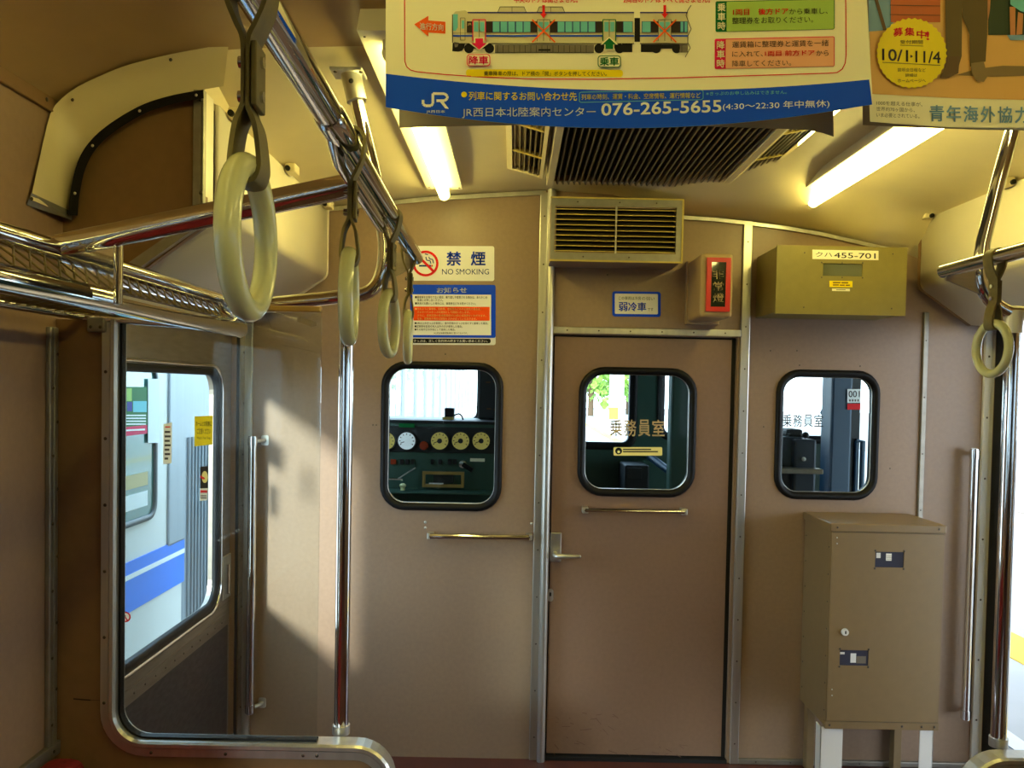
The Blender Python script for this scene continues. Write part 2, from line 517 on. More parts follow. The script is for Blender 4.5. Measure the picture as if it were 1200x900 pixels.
trim('trim_5', xj1, XR, .0, .022, n=7, mt='alu_dull')
b = MB(); b.box(DX1 - .016, DX1, BY + .02, BY + .03, 0, DZ1, M['black']); b.box(DX0, DX1, BY - .01, BY + .05, 0, DZ0 + .006, M['black']); b.box(DX0 - .02, DX0 + .02, BY + .05, BY + .06, 0, DZ1 + .02, M['black']); b.box(DX0 - .02, DX1, BY + .05, BY + .06, DZ1 - .02, DZ1 + .02, M['black']); struct(b.build('trim_6'))
# ceiling line trims (they follow the ceiling)
LEFTLINE = [(300, 252), (385, 243), (440, 237.5), (497, 231.5), (560, 227.5), (640, 223.5)]
RIGHTLINE = [(800, 253), (838, 255.5), (875, 259.5), (915, 264.5), (960, 272), (1000, 281), (1045, 291)]
def line_trim(name, pts, wd):
    b = MB()
    q = [P(x, y, BY - .006) for x, y in pts]
    b.loft([[p + Vector((0, 0, 0)) for p in q], [p + Vector((0, -.008, 0)) for p in q], [p + Vector((0, -.008, -wd)) for p in q], [p + Vector((0, 0, -wd)) for p in q]], M['alu'], closed=False, smooth=False, cyc=True)
    return struct(b.build(name))
line_trim('trim_7', LEFTLINE, .016); line_trim('trim_8', RIGHTLINE, .014)

# ceiling of the vestibule: arched, with its far edge following the trims
def prof(d):
    d = abs(d)
    T = [(0, 2.275), (.3, 2.27), (.65, 2.25), (.9, 2.225), (1.13, 2.165), (1.3, 2.12), (1.5, 2.05)]
    for (a, p), (c, q) in zip(T[:-1], T[1:]):
        if d <= c: return p + (q - p) * (d - a) / (c - a)
    return T[-1][1]
far = [(P(x, y, BY).x, P(x, y, BY).z) for x, y in LEFTLINE] + [(P(720, 229, BY).x, P(720, 229, BY).z)] + [(P(x, y, BY).x, P(x, y, BY).z) for x, y in RIGHTLINE] + [(1.62, 2.0), (XR + .02, 1.95)]
far.insert(0, (XL - .02, far[0][1] - .06))
def farz(x):
    for (a, p), (c, q) in zip(far[:-1], far[1:]):
        if x <= c: return p + (q - p) * (x - a) / (c - a)
    return far[-1][1]
def prof2(d):
    d = abs(d)
    T = [(0, 2.285), (.3, 2.28), (.65, 2.262), (.9, 2.252), (1.05, 2.246), (1.17, 2.232), (1.27, 2.21), (1.36, 2.175), (1.43, 2.14), (1.475, 2.11)]
    for (a, p), (c, q) in zip(T[:-1], T[1:]):
        if d <= c: return p + (q - p) * (d - a) / (c - a)
    return T[-1][1]
CY0 = 1.88
b = MB(); rows = []
for j in range(29):
    y = CY0 + (BY - CY0) * j / 28
    row = []
    for i in range(49):
        x = -.745 + 2.32 * i / 48
        e = min(1, max(0, (x - .8) / .5)); st = 2.55 + .43 * e * e * (3 - 2 * e)
        t = min(1, max(0, (y - st) / (BY - st))); t = t * t * (3 - 2 * t)
        u_ = min(1, (y - CY0) / .35); u_ = u_ * u_ * (3 - 2 * u_)
        row.append(Vector((x, y, (prof2(x - XC) * (1 - u_) + prof(x - XC) * u_) * (1 - t) + (farz(x) + .002) * t)))
    rows.append(row)
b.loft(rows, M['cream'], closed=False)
for e in (0, -1): b.loft([[q[e] for q in rows[1:]], [Vector((q[e].x, q[e].y, min(q[e].z, 2.14))) for q in rows[1:]]], M['cream'], closed=False)
struct(b.build('ceiling'), 'cream arched ceiling of the vestibule')
# ceiling of the saloon, higher and with a tight cove to the wall
b = MB()
xs_ = [XL + (XR - XL) * i / 60 for i in range(61)]
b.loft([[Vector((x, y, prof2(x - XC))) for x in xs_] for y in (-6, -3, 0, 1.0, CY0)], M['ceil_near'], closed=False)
# step between the two ceilings
xb = XL + .6
for x in (-.515, 1.3):
    b.box(x - .012, x + .012, -2, CY0, prof2(x - XC) - .004, prof2(x - XC) + .002, M['ceil_near'])
struct(b.build('ceiling.001'), 'tan ceiling of the saloon above the seats')
b = MB(); b.box(XL - .1, XR + .1, -6.1, 4.9, 2.46, 2.5, M['alu_dull']); struct(b.build('ceiling.002'), 'roof of the car')

# side walls with window openings behind the viewer and the door openings
DYA, DYB = 2.02, 3.11                      # side door opening
def side_wall(name, x0, x1, label, DYB=3.11):
    b = MB()
    outer = [(-6, 0), (DYA, 0), (DYA, 1.76), (DYB, 1.76), (DYB, 0), (BY, 0), (BY, 2.46), (-6, 2.46)]
    hs = [rrpts(y, 1.28, 1.15, .76, .07) for y in (.35, -1.15, -2.65, -4.15)]
    b.plate(outer, hs, yz, x0, x1, M['melamine_shaded'])
    return struct(b.build(name), label)
M['glass_tint'] = glass('tinted_glass', (.5, .56, .58), .5)  # tint added to dim the sun through the unseen saloon windows
side_wall('wall_left', XL - .09, XL, 'beige side wall with a door to the left')
side_wall('wall_right', XR, XR + .09, 'beige side wall with an open doorway', 3.185)
b = MB(); b.box(XL - .1, XR + .1, -6.08, -6, -.1, 2.5, M['melamine']); struct(b.build('wall_back'))
k_ = 3
for xw in (XL - .05, XR + .05):
    for y in (.35, -1.15, -2.65, -4.15):
        b = MB(); b.plate(rrpts(y, 1.28, 1.16, .77, .07), [], yz, xw - .003, xw + .003, M['glass_tint'])
        gasket(b, (y, 1.28, 1.14, .75, .065), [(0, xw - .02), (.012, xw - .02), (.012, xw + .02), (0, xw + .02)], M['rubber'], yz)
        struct(b.build('window_%d' % k_)); k_ += 1
# wall trims at left
b = MB()
for k in (0, 1):
    b.box(XL, XL + .012, PY - .035 + .018 * k - .02, PY - .035 + .018 * k - .004, .62, 1.60, M['alu_dull'], .003)
for k in range(12):
    screw(b, (XL + .013, PY - .045 + .018 * (k % 2), .68 + .078 * k), M['screw'], 'x', .004)
struct(b.build('trim_9'), 'aluminium corner strip where the partition meets the side wall')
b = MB(); b.box(XL, XL + .01, 0, PY, 2.085, 2.125, M['panel_tan'], .003)
screw(b, (XL + .011, 1.83, 2.105), M['screw'], 'x', .005); struct(b.build('trim_10'), 'tan strip along the top of the side wall')
b = MB(); b.box(XL, XL + .014, 0, PY, .60, .632, M['alu_dull'], .003)
for k in range(6): screw(b, (XL + .015, 1.86 - .3 * k, .616), M['screw'], 'x', .004)
struct(b.build('baseboard_left'), 'aluminium strip above the red seat back')

# ------------------------------------------------------------------ side door at left (closed) and its surroundings
DXF = XL - .02                              # face of the door leaf
DW = (2.53, 1.092, .92, .876, .085)          # window: y centre, z centre, w, h, r
b = MB()
b.plate([(DYA - .1, .03), (DYB + .02, .03), (DYB + .02, 1.74), (DYA - .1, 1.74)], [rrpts(DW[0], DW[1], DW[2] - .02, DW[3] - .02, DW[4])], yz, DXF - .035, DXF, M['steel'])
b.box(DXF - .001, DXF + .002, DYA - .08, DYB - .02, .05, .555, M['steel_dark'])
b.box(DXF - .001, DXF + .004, DYA - .08, DYB - .02, .555, .60, M['steel'])
for k in range(16): screw(b, (DXF + .005, DYA - .05 + .07 * k, .578), M['screw'], 'x', .0035)
sd = struct(b.build('door_2'), 'closed steel sliding door behind the glass partition')
b = MB(); gasket(b, DW, [(-.024, DXF - .004), (-.02, DXF + .006), (0, DXF + .008), (.0, DXF - .014), (-.024, DXF - .014)], M['rubber'], yz); b.build('window_gasket', sd)
b = MB(); gasket(b, (DW[0], DW[1], DW[2] + .005, DW[3] + .005, DW[4] + .003), [(0, DXF), (.003, DXF + .012), (.012, DXF + .011), (.016, DXF)], M['chrome'], yz); b.build('window_trim', sd)
b = MB(); b.plate(rrpts(DW[0], DW[1], DW[2] - .03, DW[3] - .03, DW[4] - .01), [], yz, DXF - .012, DXF - .008, M['glass_side']); b.build('glass_pane', sd)
b = MB()
q0, q1 = PX(260, 653, DXF), PX(269.5, 697, DXF)
b.box(DXF, DXF + .006, q0.y, q1.y, q1.z, q0.z, M['alu'], .002); b.box(DXF + .006, DXF + .022, q0.y + .02, q0.y + .035, q1.z + .02, q0.z - .03, M['chrome'], .003); b.build('door_handle', sd)
# door jamb in the corner
b = MB()
b.box(XL - .06, XL + .001, DYB, DYB + .03, 0, 1.76, M['black'])
b.box(XL - .02, XL + .006, DYB + .03, BY, 0, 1.76, M['steel'], .002)
b.box(XL, XL + .035, BY - .014, BY, 0, 1.9, M['alu'], .003)
for k in range(8): screw(b, (XL + .008, DYB + .06, .2 + .2 * k), M['screw'], 'x', .004)
struct(b.build('trim_11'), 'steel door post in the corner behind the glass partition')
# stickers on the door window
def door_sheet(l): return lambda px, py, e: PX(px, py, DXF - .0075 + e)
sh = Sheet(door_sheet(0))
sh.poly([(228, 488), (249.5, 487), (249, 521), (228, 523)], M['i_yellow'], 1)
sh.text('ホームとの段差に', 229.5, 493.5, 248, 499.5, M['i_black'], 2, bold=.02); sh.text('ご注意ください', 231, 502, 247, 508.5, M['i_black'], 2, bold=.02)
sh.text('Watch Your Step', 230.5, 511.5, 246.5, 515.5, M['i_black'], 2)
tag(sh.mb.build('warning_sticker'), 'yellow warning sticker on the side door window', 'sticker')
sh = Sheet(door_sheet(0))
sh.poly([(191.5, 497), (201.5, 495), (201, 543), (191, 544)], M['i_white'], 1)
sh.rect(193.5, 499.5, 199.5, 501.2, M['i_red'], 2)
for k in range(7): sh.rect(193, 505 + k * 5.2, 193 + (6.5, 7, 6, 7, 5.5, 6.5, 4)[k], 507.4 + k * 5.2, M['i_dark'], 2)
tag(sh.mb.build('notice_sticker'), 'narrow white notice sticker on the side door window', 'sticker')
sh = Sheet(door_sheet(0))
sh.poly([(234.5, 547), (244, 546), (243.5, 572), (234.5, 572.5)], M['i_black'], 1); sh.disc(240, 559, 3.6, M['i_lightyellow'], 2, ry=7); sh.poly([(234.5, 557), (240, 560), (239.5, 562), (234.5, 560)], M['i_red'], 3)
sh.poly([(234.5, 572.5), (243.5, 572), (243, 586), (234, 587)], M['i_white'], 1); sh.rect(235, 574.5, 243, 577.5, M['i_red'], 2); sh.rect(235.2, 580.5, 242, 581.5, M['i_dark'], 2); sh.rect(235.2, 583, 242, 584, M['i_dark'], 2)
tag(sh.mb.build('caution_sticker'), 'black and white finger caution sticker on the side door window', 'sticker')
sh = Sheet(door_sheet(0))
sh.ring(147, 723, 4.5, 6.2, M['i_red'], 2); sh.disc(147, 723, 4.6, M['i_white'], 1); sh.line([(144, 719), (150, 728)], 1.3, M['i_red'], 3); sh.disc(146, 722, 1.5, M['i_dark'], 2)
sh.mb.v = [Vector((v.x, v.y, v.z)) for v in sh.mb.v]
tag(sh.mb.build('round_sticker'), 'round red and white prohibition sticker low on the side door window', 'sticker')

# right hand doorway: white frame in the corner
b = MB()
b.box(XR - .012, XR + .02, 3.187, BY, 0, 1.9, M['white'], .003)
b.box(XR - .04, XR - .012, BY - .016, BY, 0, 1.95, M['white'], .003)
for k in range(7): screw(b, (XR - .026, BY - .018, .2 + .24 * k), M['screw'], 'y', .004)
b.box(XR + .001, XR + .016, 3.085, 3.185, 0, 1.76, M['black'])
struct(b.build('trim_12'), 'white frame of the open doorway')

# ------------------------------------------------------------------ glass partition at left, and the one at right
HY = 1.95
POLE_X = P(403, 620, HY).x
def partition(sgn, label):
    mx = (lambda x: x) if sgn < 0 else mirror
    x_wall = mx(XL); xa = mx(P(85, 600, PY).x); xb_ = mx(P(124, 600, PY).x); xe = mx(P(445, 900, PY).x)
    zt = 1.62; zc = bz(874, 300, PY)
    t = thing('glass_partition', ((x_wall + xe) / 2, PY, 0), label, 'partition')
    c = mx
    XE = P(455, 890, PY).x; XF = P(134, 600, PY).x
    # solid panel: upright at the wall and low dado under the glass
    R = .085
    def path(off):
        pts = [(XF + off, zt)]
        cx, cz = XF + R, zc + R
        for k in range(9):
            a = math.radians(180 + 90 * k / 8); pts.append((cx + (R - off) * math.cos(a), cz + (R - off) * math.sin(a)))
        ex, r2 = XE, .075
        for k in range(9):
            a = math.radians(90 - 90 * k / 8); pts.append((ex - r2 + (r2 + off) * math.cos(a), zc - r2 + (r2 + off) * math.sin(a)))
        pts.append((ex + off, 0))
        return pts
    mid = path(0)
    b = MB()
    poly = [(XL, 0), (XL, zt)] + path(-.01)
    b.plate([(mx(a), d) for a, d in poly], [], xz, PY - .012, PY + .012, M['panel_tan'])
    if sgn < 0:
        Sheet(lambda px, py, l: P(px, py, PY - .012 - l), mb=b).line([(86, 819), (92, 819.5), (98, 820), (106, 820.5)], 1.6, M['i_dark'], 1)
        Sheet(lambda px, py, l: P(px, py, PY - .012 - l), mb=b).line([(106, 820.5), (122, 821)], .5, M['i_dark'], 1)
    b.build('panel', t)
    b = MB()
    cross = [(-.022, PY - .016), (-.020, PY - .022), (-.002, PY - .022), (.004, PY - .03), (.012, PY - .03), (.016, PY - .022), (.016, PY + .022), (-.022, PY + .016)]
    rings = []
    for off, y in cross:
        rings.append([Vector((mx(a), y, d)) for a, d in path(off)])
    b.loft(rings, M['alu'], closed=False, smooth=False, cyc=True)
    for k in range(6):
        screw(b, (mx(XF - .011), PY - .0225, 1.5 - .155 * k), M['screw'], r=.004)
    for k, px in enumerate((182, 268, 358, 374)):
        screw(b, (mx(P(px, 880, PY).x), PY - .0225, zc - .011), M['screw'], r=.004)
    b.build('frame', t)
    b = MB(); rings = [[Vector((mx(a), y, d)) for a, d in path(off)[:10] + [(P(372, 868, PY).x, zc + off)]] for off, y in ((.015, PY - .010), (.021, PY - .010), (.021, PY + .010), (.015, PY + .010))]
    b.loft(rings, M['rubber'], closed=False, smooth=False, cyc=True); b.build('gasket', t)
    b = MB(); gx = P(374, 620, PY).x
    gp = [(a, d) for a, d in path(.014)[:10]] + [(gx, zc + .014), (gx, 1.655), (XF + .014, 1.655)]
    b.plate([(mx(a), d) for a, d in gp], [], xz, PY - .003, PY + .003, M['glass'])
    if sgn < 0:
        sh = Sheet(lambda px, py, l: P(px, py, PY - .0035 - l), mb=b)
        sh.poly([(349, 372), (352, 371), (371, 378), (371, 382), (365, 383), (348, 377)], M['tape'], 1)
        for a in ((262, 377, 300, 396), (310, 366, 322, 392), (330, 404, 372, 413), (252, 716, 300, 682)): sh.line([(a[0], a[1]), (a[2], a[3])], .35, M['scratch'], 1)
    b.build('glass_pane', t)
    b = MB(); gb0 = P(300, 366, PY); gb1 = P(377, 361, PY)
    b.box(min(mx(gb0.x), mx(gb1.x)), max(mx(gb0.x), mx(gb1.x)), PY - .01, PY + .01, 1.648, 1.662, M['brass'], .003); b.build('top_clip', t)
    return t, zc
M['brass'] = mat('worn_brass', (190, 160, 96), .35, .8)
M['tape'] = glass('old_tape', (.8, .78, .62), .9); M['scratch'] = glass('glass_scratch', (.8, .8, .75), .9)
M['tape'].node_tree.nodes['Glossy BSDF'].inputs['Roughness'].default_value = .5
partL, ZC = partition(-1, 'glass partition with aluminium frame in front of the closed side door')
partR, _ = partition(1, 'partition end with rounded aluminium cap below the pole at the open doorway')

# ------------------------------------------------------------------ destination sign boxes above the side doors
def sign_box(sgn, label):
    mx = (lambda x: x) if sgn < 0 else mirror
    XF = -.73
    t = thing('destination_sign_box', (mx(-.9), 2.5, 1.62), label, 'sign box', 'sign boxes above the side doors')
    y0, y1 = 1.985, 3.13
    prof_ = [(XF - .012, 2.155), (XF, 2.15), (XF, 1.915)] + [(XF - .04 + .04 * math.cos(math.radians(a)), 1.915 + .04 * math.sin(math.radians(a))) for a in (-10, -20, -30, -40, -50)] 
    lx, lz = prof_[-1]; prof_ += [(-.93, lz - (lx + .93) * .70), (XL + .01, lz - (lx + .93) * .70 - .005)]
    b = MB()
    front = [[Vector((mx(x), y, z)) for x, z in prof_] for y in (y0, y1)]
    back = [[Vector((mx(x - .012), y, z + .004)) for x, z in prof_] for y in (y1, y0)]
    b.loft(front + back, M['box_white'], closed=False, smooth=True, cyc=True)
    b.build('front_panel', t)
    b = MB()
    b.loft([[Vector((mx(x + dx), y, z)) for x, z in prof_] for dx, y in ((.002, y1 - .016), (.002, y1 + .004), (-.02, y1 + .004), (-.02, y1 - .016))], M['panel_tan'] if sgn > 0 else M['box_white'], closed=False, smooth=False, cyc=True)
    b.build('edge_strip', t)
    for y in (2.06, 2.56, 3.05):
        b = MB(); sd_ = 1 if sgn < 0 else -1; x = mx(XF)
        xa_, xb3 = sorted((x + sd_ * .002, x + sd_ * .034))
        b.box(xa_, xb3, y - .028, y + .028, 2.138, 2.166, M['cream'], .005); b.tube([(x + sd_ * .012, y - .036, 2.148), (x + sd_ * .012, y - .02, 2.148)], .008, M['rubber'], 10)
        b.build('hinge', t)
    return t
sbL = sign_box(-1, 'white sign box with arched end panel above the glass partition')
sbR = sign_box(1, 'white sign box above the open doorway')
def both(b, name):
    b.build(name, sbL)
    q = MB(); q.v = [Vector((mirror(v.x), v.y, v.z)) for v in b.v]; q.f, q.m, q.sm, q.mats = b.f, b.m, b.sm, b.mats
    q.build(name, sbR)
# arched end of the left box: rim, tan panel, angle strip and the cream cove round it
RIM = [(80, 252), (82, 228), (90, 192), (105, 166), (130, 144), (165, 123.5), (200, 112), (238, 105)]
def resample(pts, n):
    L = [0]
    for a, c in zip(pts[:-1], pts[1:]): L.append(L[-1] + math.dist(a, c))
    out = []
    for k in range(n):
        s = L[-1] * k / (n - 1); i = max(j for j in range(len(L)) if L[j] <= s + 1e-9); i = min(i, len(pts) - 2)
        t = (s - L[i]) / (L[i + 1] - L[i]); out.append((pts[i][0] + t * (pts[i + 1][0] - pts[i][0]), pts[i][1] + t * (pts[i + 1][1] - pts[i][1])))
    return out
def smooth(pts, m=6):
    out = []
    q = [pts[0]] + pts + [pts[-1]]
    for i in range(1, len(q) - 2):
        for k in range(m):
            t = k / m
            out.append(tuple(.5 * (2 * q[i][c] + (q[i + 1][c] - q[i - 1][c]) * t + (2 * q[i - 1][c] - 5 * q[i][c] + 4 * q[i + 1][c] - q[i + 2][c]) * t * t + (3 * q[i][c] - q[i - 1][c] - 3 * q[i + 1][c] + q[i + 2][c]) * t ** 3) for c in (0, 1)))
    return out + [pts[-1]]
RIM = smooth(RIM)
OUT = [(36, 234), (44, 196), (53, 156), (62, 127), (84, 106), (115, 90), (150, 76), (200, 63.5), (240, 56), (268, 51)]
EY = 1.91
OUT = smooth(OUT)
b = MB()
poly = [P(x, y, EY) for x, y in RIM]
pg = [(p.x, p.z) for p in poly] + [(P(240, 262, EY).x, P(240, 262, EY).z), (P(172, 313, EY).x, P(172, 313, EY).z), (-.93, 1.735), (XL + .0, 1.73), (XL + .0, P(80, 255, EY).z)]
b.plate(pg, [], xz, EY + .005, EY + .02, M['panel_tan']); both(b, 'end_panel')
b = MB()
rim = resample(RIM, 28)
b.loft([[P(x, y, EY - d) + Vector((0, 0, 0)) * 0 + (P((x - 250) * k + 250, (y - 262) * k + 262, EY - d) - P(x, y, EY - d)) for x, y in rim] for k, d in ((1.0, .03), (.935, .03), (.935, -.01), (1.0, -.01))], M['rim'] if 'rim' in M else M['rubber'], closed=False, smooth=False, cyc=True)
for k in (3, 10, 18, 26):
    x, y = rim[k]; screw(b, P((x - 250) * .968 + 250, (y - 262) * .968 + 262, EY - .031), M['alu'], r=.0035)
both(b, 'arch_rim')
b = MB()
a0, a1 = P(228, 107, EY), P(228, 262, EY)
b.box(P(228, 180, EY).x, P(241, 180, EY).x, EY - .012, EY + .004, a1.z, a0.z, M['alu_dull'], .002)
b.box(P(240, 180, EY).x - .006, P(240, 180, EY).x, EY - .012, EY + .055, a1.z, a0.z, M['box_white'], .002)
for yy in (117, 226): screw(b, P(235, yy, EY - .013), M['screw'], r=.004)
both(b, 'angle_strip')
b = MB(); q = [P(238, 250, EY), P(246, 258, EY), P(150, 326, EY), P(134, 322, EY)]
b.loft([[v + Vector((0, d, 0)) for v in q] for d in (-.012, .03)], M['alu_dull'], closed=True, smooth=False); b.add([v + Vector((0, -.012, 0)) for v in q], [(0, 1, 2, 3)], M['alu_dull']); both(b, 'sloping_strip')
b = MB()
n = 30
o2 = resample(OUT, n); r2 = resample(RIM + [(262, 101)], n)
rows = []
def yo_(i): return 1.772 + .085 * min(1, i / (n * .32))
for s in range(6):
    t = s / 5
    rows.append([P(o2[i][0] * (1 - t) + r2[i][0] * t, o2[i][1] * (1 - t) + r2[i][1] * t, yo_(i) + (EY - yo_(i)) * (t ** (.6 + .6 * (1 - min(1, i / 10))))) for i in range(n)])
b.loft(rows, M['cream'], closed=False)
q = [P(37, 226, 1.772), P(84, 248, EY - .005), P(84, 258, EY - .005), P(31, 240, 1.772)]
b.add(q, [(0, 1, 2, 3)], M['alu_dull']); screw(b, P(37, 233, 1.775), M['screw'], r=.004); screw(b, P(78, 251, EY - .01), M['screw'], r=.004)
for (x, y) in ((85, 117), (200, 70)): screw(b, P(x, y, 1.855), M['screw'], r=.004)
both(b, 'cove')

# ------------------------------------------------------------------ fluorescent lamps
def lamp(xc, y0, y1, label, group=None, z=None):
    t = thing('fluorescent_lamp', (xc, (y0 + y1) / 2, 2.2), label, 'lamp', group)
    z = z or 2.215
    sg = 1
    b = MB()
    b.plate([(xc - .066, z), (xc + .066, z), (xc + .058, z + .05), (xc - .058, z + .05)], [], xz, y0, y1, M['lamp_case'])
    for yy in (y0 + .03, y1 - .03):
        for xx in (-.055, .055): screw(b, (xc + xx, yy, z - .001), M['screw'], 'z', .003)
    b.build('housing', t)
    b = MB()
    b.tube([(xc, y0 + .06, z - .026), (xc, y1 - .012, z - .026)], .019, M['lamp_on'], 18)
    b.sph((xc, y1 - .012, z - .026), .019, M['lamp_on']); b.build('tube', t)
    for yy in (y0 + .05, y1 - .018):
        b = MB(); b.box(xc - .02, xc + .02, yy - .008, yy + .014, z - .022, z + .002, M['lamp_case'], .004)
        b.tube([(xc, yy - .006, z - .026), (xc, yy + .008, z - .026)], .021, M['lamp_case'], 16); b.build('socket', t)
    return t
LXL, LXR = -.277, 1.087
lamp(LXL, 1.70, 3.04, 'lit fluorescent lamp above the no smoking sign', 'fluorescent lamps')
lamp(LXR, 1.70, 3.04, 'lit fluorescent lamp above the olive equipment box', 'fluorescent lamps')
BACK_LAMPS = [(.06, 1.40), (-1.5, -.16)]
for (a, c) in BACK_LAMPS:
    for x in (LXL, LXR):
        lamp(x, a, c, 'lit fluorescent lamp over the saloon seats behind the viewpoint', 'saloon lamps behind the viewpoint', z=2.23)

# ------------------------------------------------------------------ ceiling air unit: central grille and two louvres
t = thing('ceiling_air_grille', (.43, 2.4, 2.2), 'dark ribbed air return grille in the middle of the ceiling', 'vent')
gx0, gx1 = P(650, 217, 2.95).x, P(840, 219, 2.95).x; gy0, gy1 = 1.55, 2.95; gz = P(745, 218, 2.95).z
b = MB()
b.box(gx0 - .012, gx1 + .012, gy0, gy1 + .012, gz + .035, gz + .06, M['shade_plate']); b.build('shade_plate', t)
b = MB()
for (a, c) in ((gx0 - .03, gx0 - .004), (gx1 + .004, gx1 + .034)):
    b.box(a, c, gy0, gy1 + .015, gz - .002, gz + .055, M['cream'], .004)
b.box(gx0 - .03, gx1 + .034, gy1 + .002, gy1 + .03, gz + .012, gz + .055, M['cream'], .004); b.build('frame', t)
b = MB(); nb = 29
for k in range(nb):
    x = gx0 + (gx1 - gx0) * (k + .5) / nb
    b.plate([(x - .0022, gz), (x + .0022, gz), (x + .0012, gz + .034), (x - .0012, gz + .034)], [], xz, gy0, gy1, M['grille'])
    b.add([(x - .0022, gy1, gz), (x + .0022, gy1, gz), (x + .009, gy1 + .012, gz + .03), (x - .009, gy1 + .012, gz + .03)], [(0, 1, 2, 3)], M['grille'])
b.build('bars', t)
def louvre(sgn, label, x0, z0, x1, z1, y1):
    """inner edge x0,z0 (low) to outer edge x1,z1 (high)"""
    t = thing('side_air_louvre', ((x0 + x1) / 2, y1 - .5, min(z0, z1)), label, 'vent', 'air louvres beside the ceiling grille')
    ax = Vector((x1 - x0, 0, z1 - z0)); nrm = Vector((-(z1 - z0), 0, x1 - x0)).normalized()
    if nrm.z > 0: nrm = -nrm                                   # faces down
    o = Vector((x0, 0, z0))
    def q(u, y, h): return o + ax * u + nrm * h + Vector((0, y, 0))
    y0 = y1 - 1.05
    def slab(b, u0, u1, ya, yb, h0, h1, mt):
        vs = [q(u, y, h) for h in (h0, h1) for u, y in ((u0, ya), (u1, ya), (u1, yb), (u0, yb))]
        b.add(vs, [(0, 1, 2, 3), (4, 5, 6, 7), (0, 1, 5, 4), (1, 2, 6, 5), (2, 3, 7, 6), (3, 0, 4, 7)], mt)
    b = MB(); slab(b, 0, 1, y0, y1, -.03, -.026, M['shade_plate']); b.build('shade_plate', t)
    b = MB()
    slab(b, -.10, .02, y0, y1 + .012, -.03, .003, M['cream']); slab(b, .98, 1.16, y0, y1 + .012, -.03, .003, M['cream'] if sgn < 0 else M['chrome']); slab(b, -.1, 1.16, y1, y1 + .014, -.03, .003, M['cream'])
    b.build('frame', t)
    b = MB()
    for k in range(6):
        u = (k + .6) / 6.2; slab(b, u - .022, u + .022, y0, y1, -.025, -.001, M['grille'])
    b.build('slats', t)
    for yy in (y1 - .23, y1 - .5, y1 - .8):
        b = MB(); slab(b, .0, 1, yy, yy + .012, -.012, .002, M['yellowed']); b.build('cross_bar', t)
M['yellowed'] = mat('yellowed_plastic', (190, 168, 84), .45)
l0, l1 = P(633, 207, 2.86), P(600, 197, 2.86)
louvre(-1, 'slim air louvre on the ceiling at the lamp above the no smoking sign', l0.x, l0.z, l1.x, l1.z + .0, 2.86)
r0, r1 = P(862, 209, 2.86), P(893, 203, 2.86)
louvre(1, 'slim air louvre on the ceiling at the lamp above the olive equipment box', r0.x, r0.z, r1.x, r1.z, 2.86)

# ------------------------------------------------------------------ air vent box above the crew door
VY_ = 3.0
M['slat'] = mat('dark_slat', (58, 52, 36), .5)
v = wrect(646, 234, 799, 305, VY_); vx0, vx1, vz0, vz1 = v[0] - v[2] / 2, v[0] + v[2] / 2, v[1] - v[3] / 2, v[1] + v[3] / 2
t = thing('vent_box', (v[0], BY, vz0), 'louvred air vent box above the crew door', 'vent')
b = MB(); b.plate([(vx0, vz0), (vx1, vz0), (vx1, vz1), (vx0, vz1)], [[(vx0 + .02, vz0 + .03), (vx1 - .02, vz0 + .03), (vx1 - .02, vz1 - .03), (vx0 + .02, vz1 - .03)]], xz, VY_ + .006, BY, M['melamine']); b.build('housing', t)
b = MB(); fx0, fx1, fz0, fz1 = vx0 + .014, vx1 - .022, vz0 + .026, vz1 - .026
b.plate([(vx0, vz0), (vx1, vz0), (vx1, vz1), (vx0, vz1)], [[(fx0, fz0), (fx1, fz0), (fx1, fz1), (fx0, fz1)]], xz, VY_, VY_ + .008, M['frame_olive'] if 'frame_olive' in M else M['alu_dull'])
b.box(vx0 - .003, vx1 + .003, VY_ - .004, VY_ + .004, vz0 - .006, vz0, M['yellowed']); b.box(vx0 - .003, vx1 + .003, VY_ - .004, VY_ + .004, vz1, vz1 + .005, M['yellowed']); b.box(vx1 - .002, vx1 + .004, VY_ - .004, VY_ + .004, vz0, vz1, M['yellowed'])
for (x, z) in ((.2, 1), (.52, 1), (.8, 1), (.25, 0), (.6, 0)): screw(b, (vx0 + (vx1 - vx0) * x, VY_ - .001, vz1 - .012 if z else vz0 + .012), M['screw'], r=.003)
b.build('frame', t)
b = MB(); b.box(fx0, fx1, VY_ + .05, VY_ + .055, fz0, fz1, M['shade_plate']); b.build('shade_plate', t)
b = MB()
for k in range(9):
    z = fz0 + (fz1 - fz0) * (k + .3) / 9
    b.add([(fx0, VY_ + .004, z), (fx1, VY_ + .004, z), (fx1, VY_ + .03, z + .014), (fx0, VY_ + .03, z + .014), (fx0, VY_ + .004, z + .003), (fx1, VY_ + .004, z + .003), (fx1, VY_ + .03, z + .017), (fx0, VY_ + .03, z + .017)],
          [(0, 1, 2, 3), (4, 5, 6, 7), (0, 1, 5, 4), (2, 3, 7, 6)], M['slat'])
    b.box(fx0, fx1, VY_ + .003, VY_ + .005, z, z + .003, M['yellowed'])
b.build('slats', t)
b = MB(); xd = P(722, 270, VY_).x; b.box(xd - .003, xd + .003, VY_ + .001, VY_ + .007, fz0, fz1, M['alu']); b.build('divider', t)

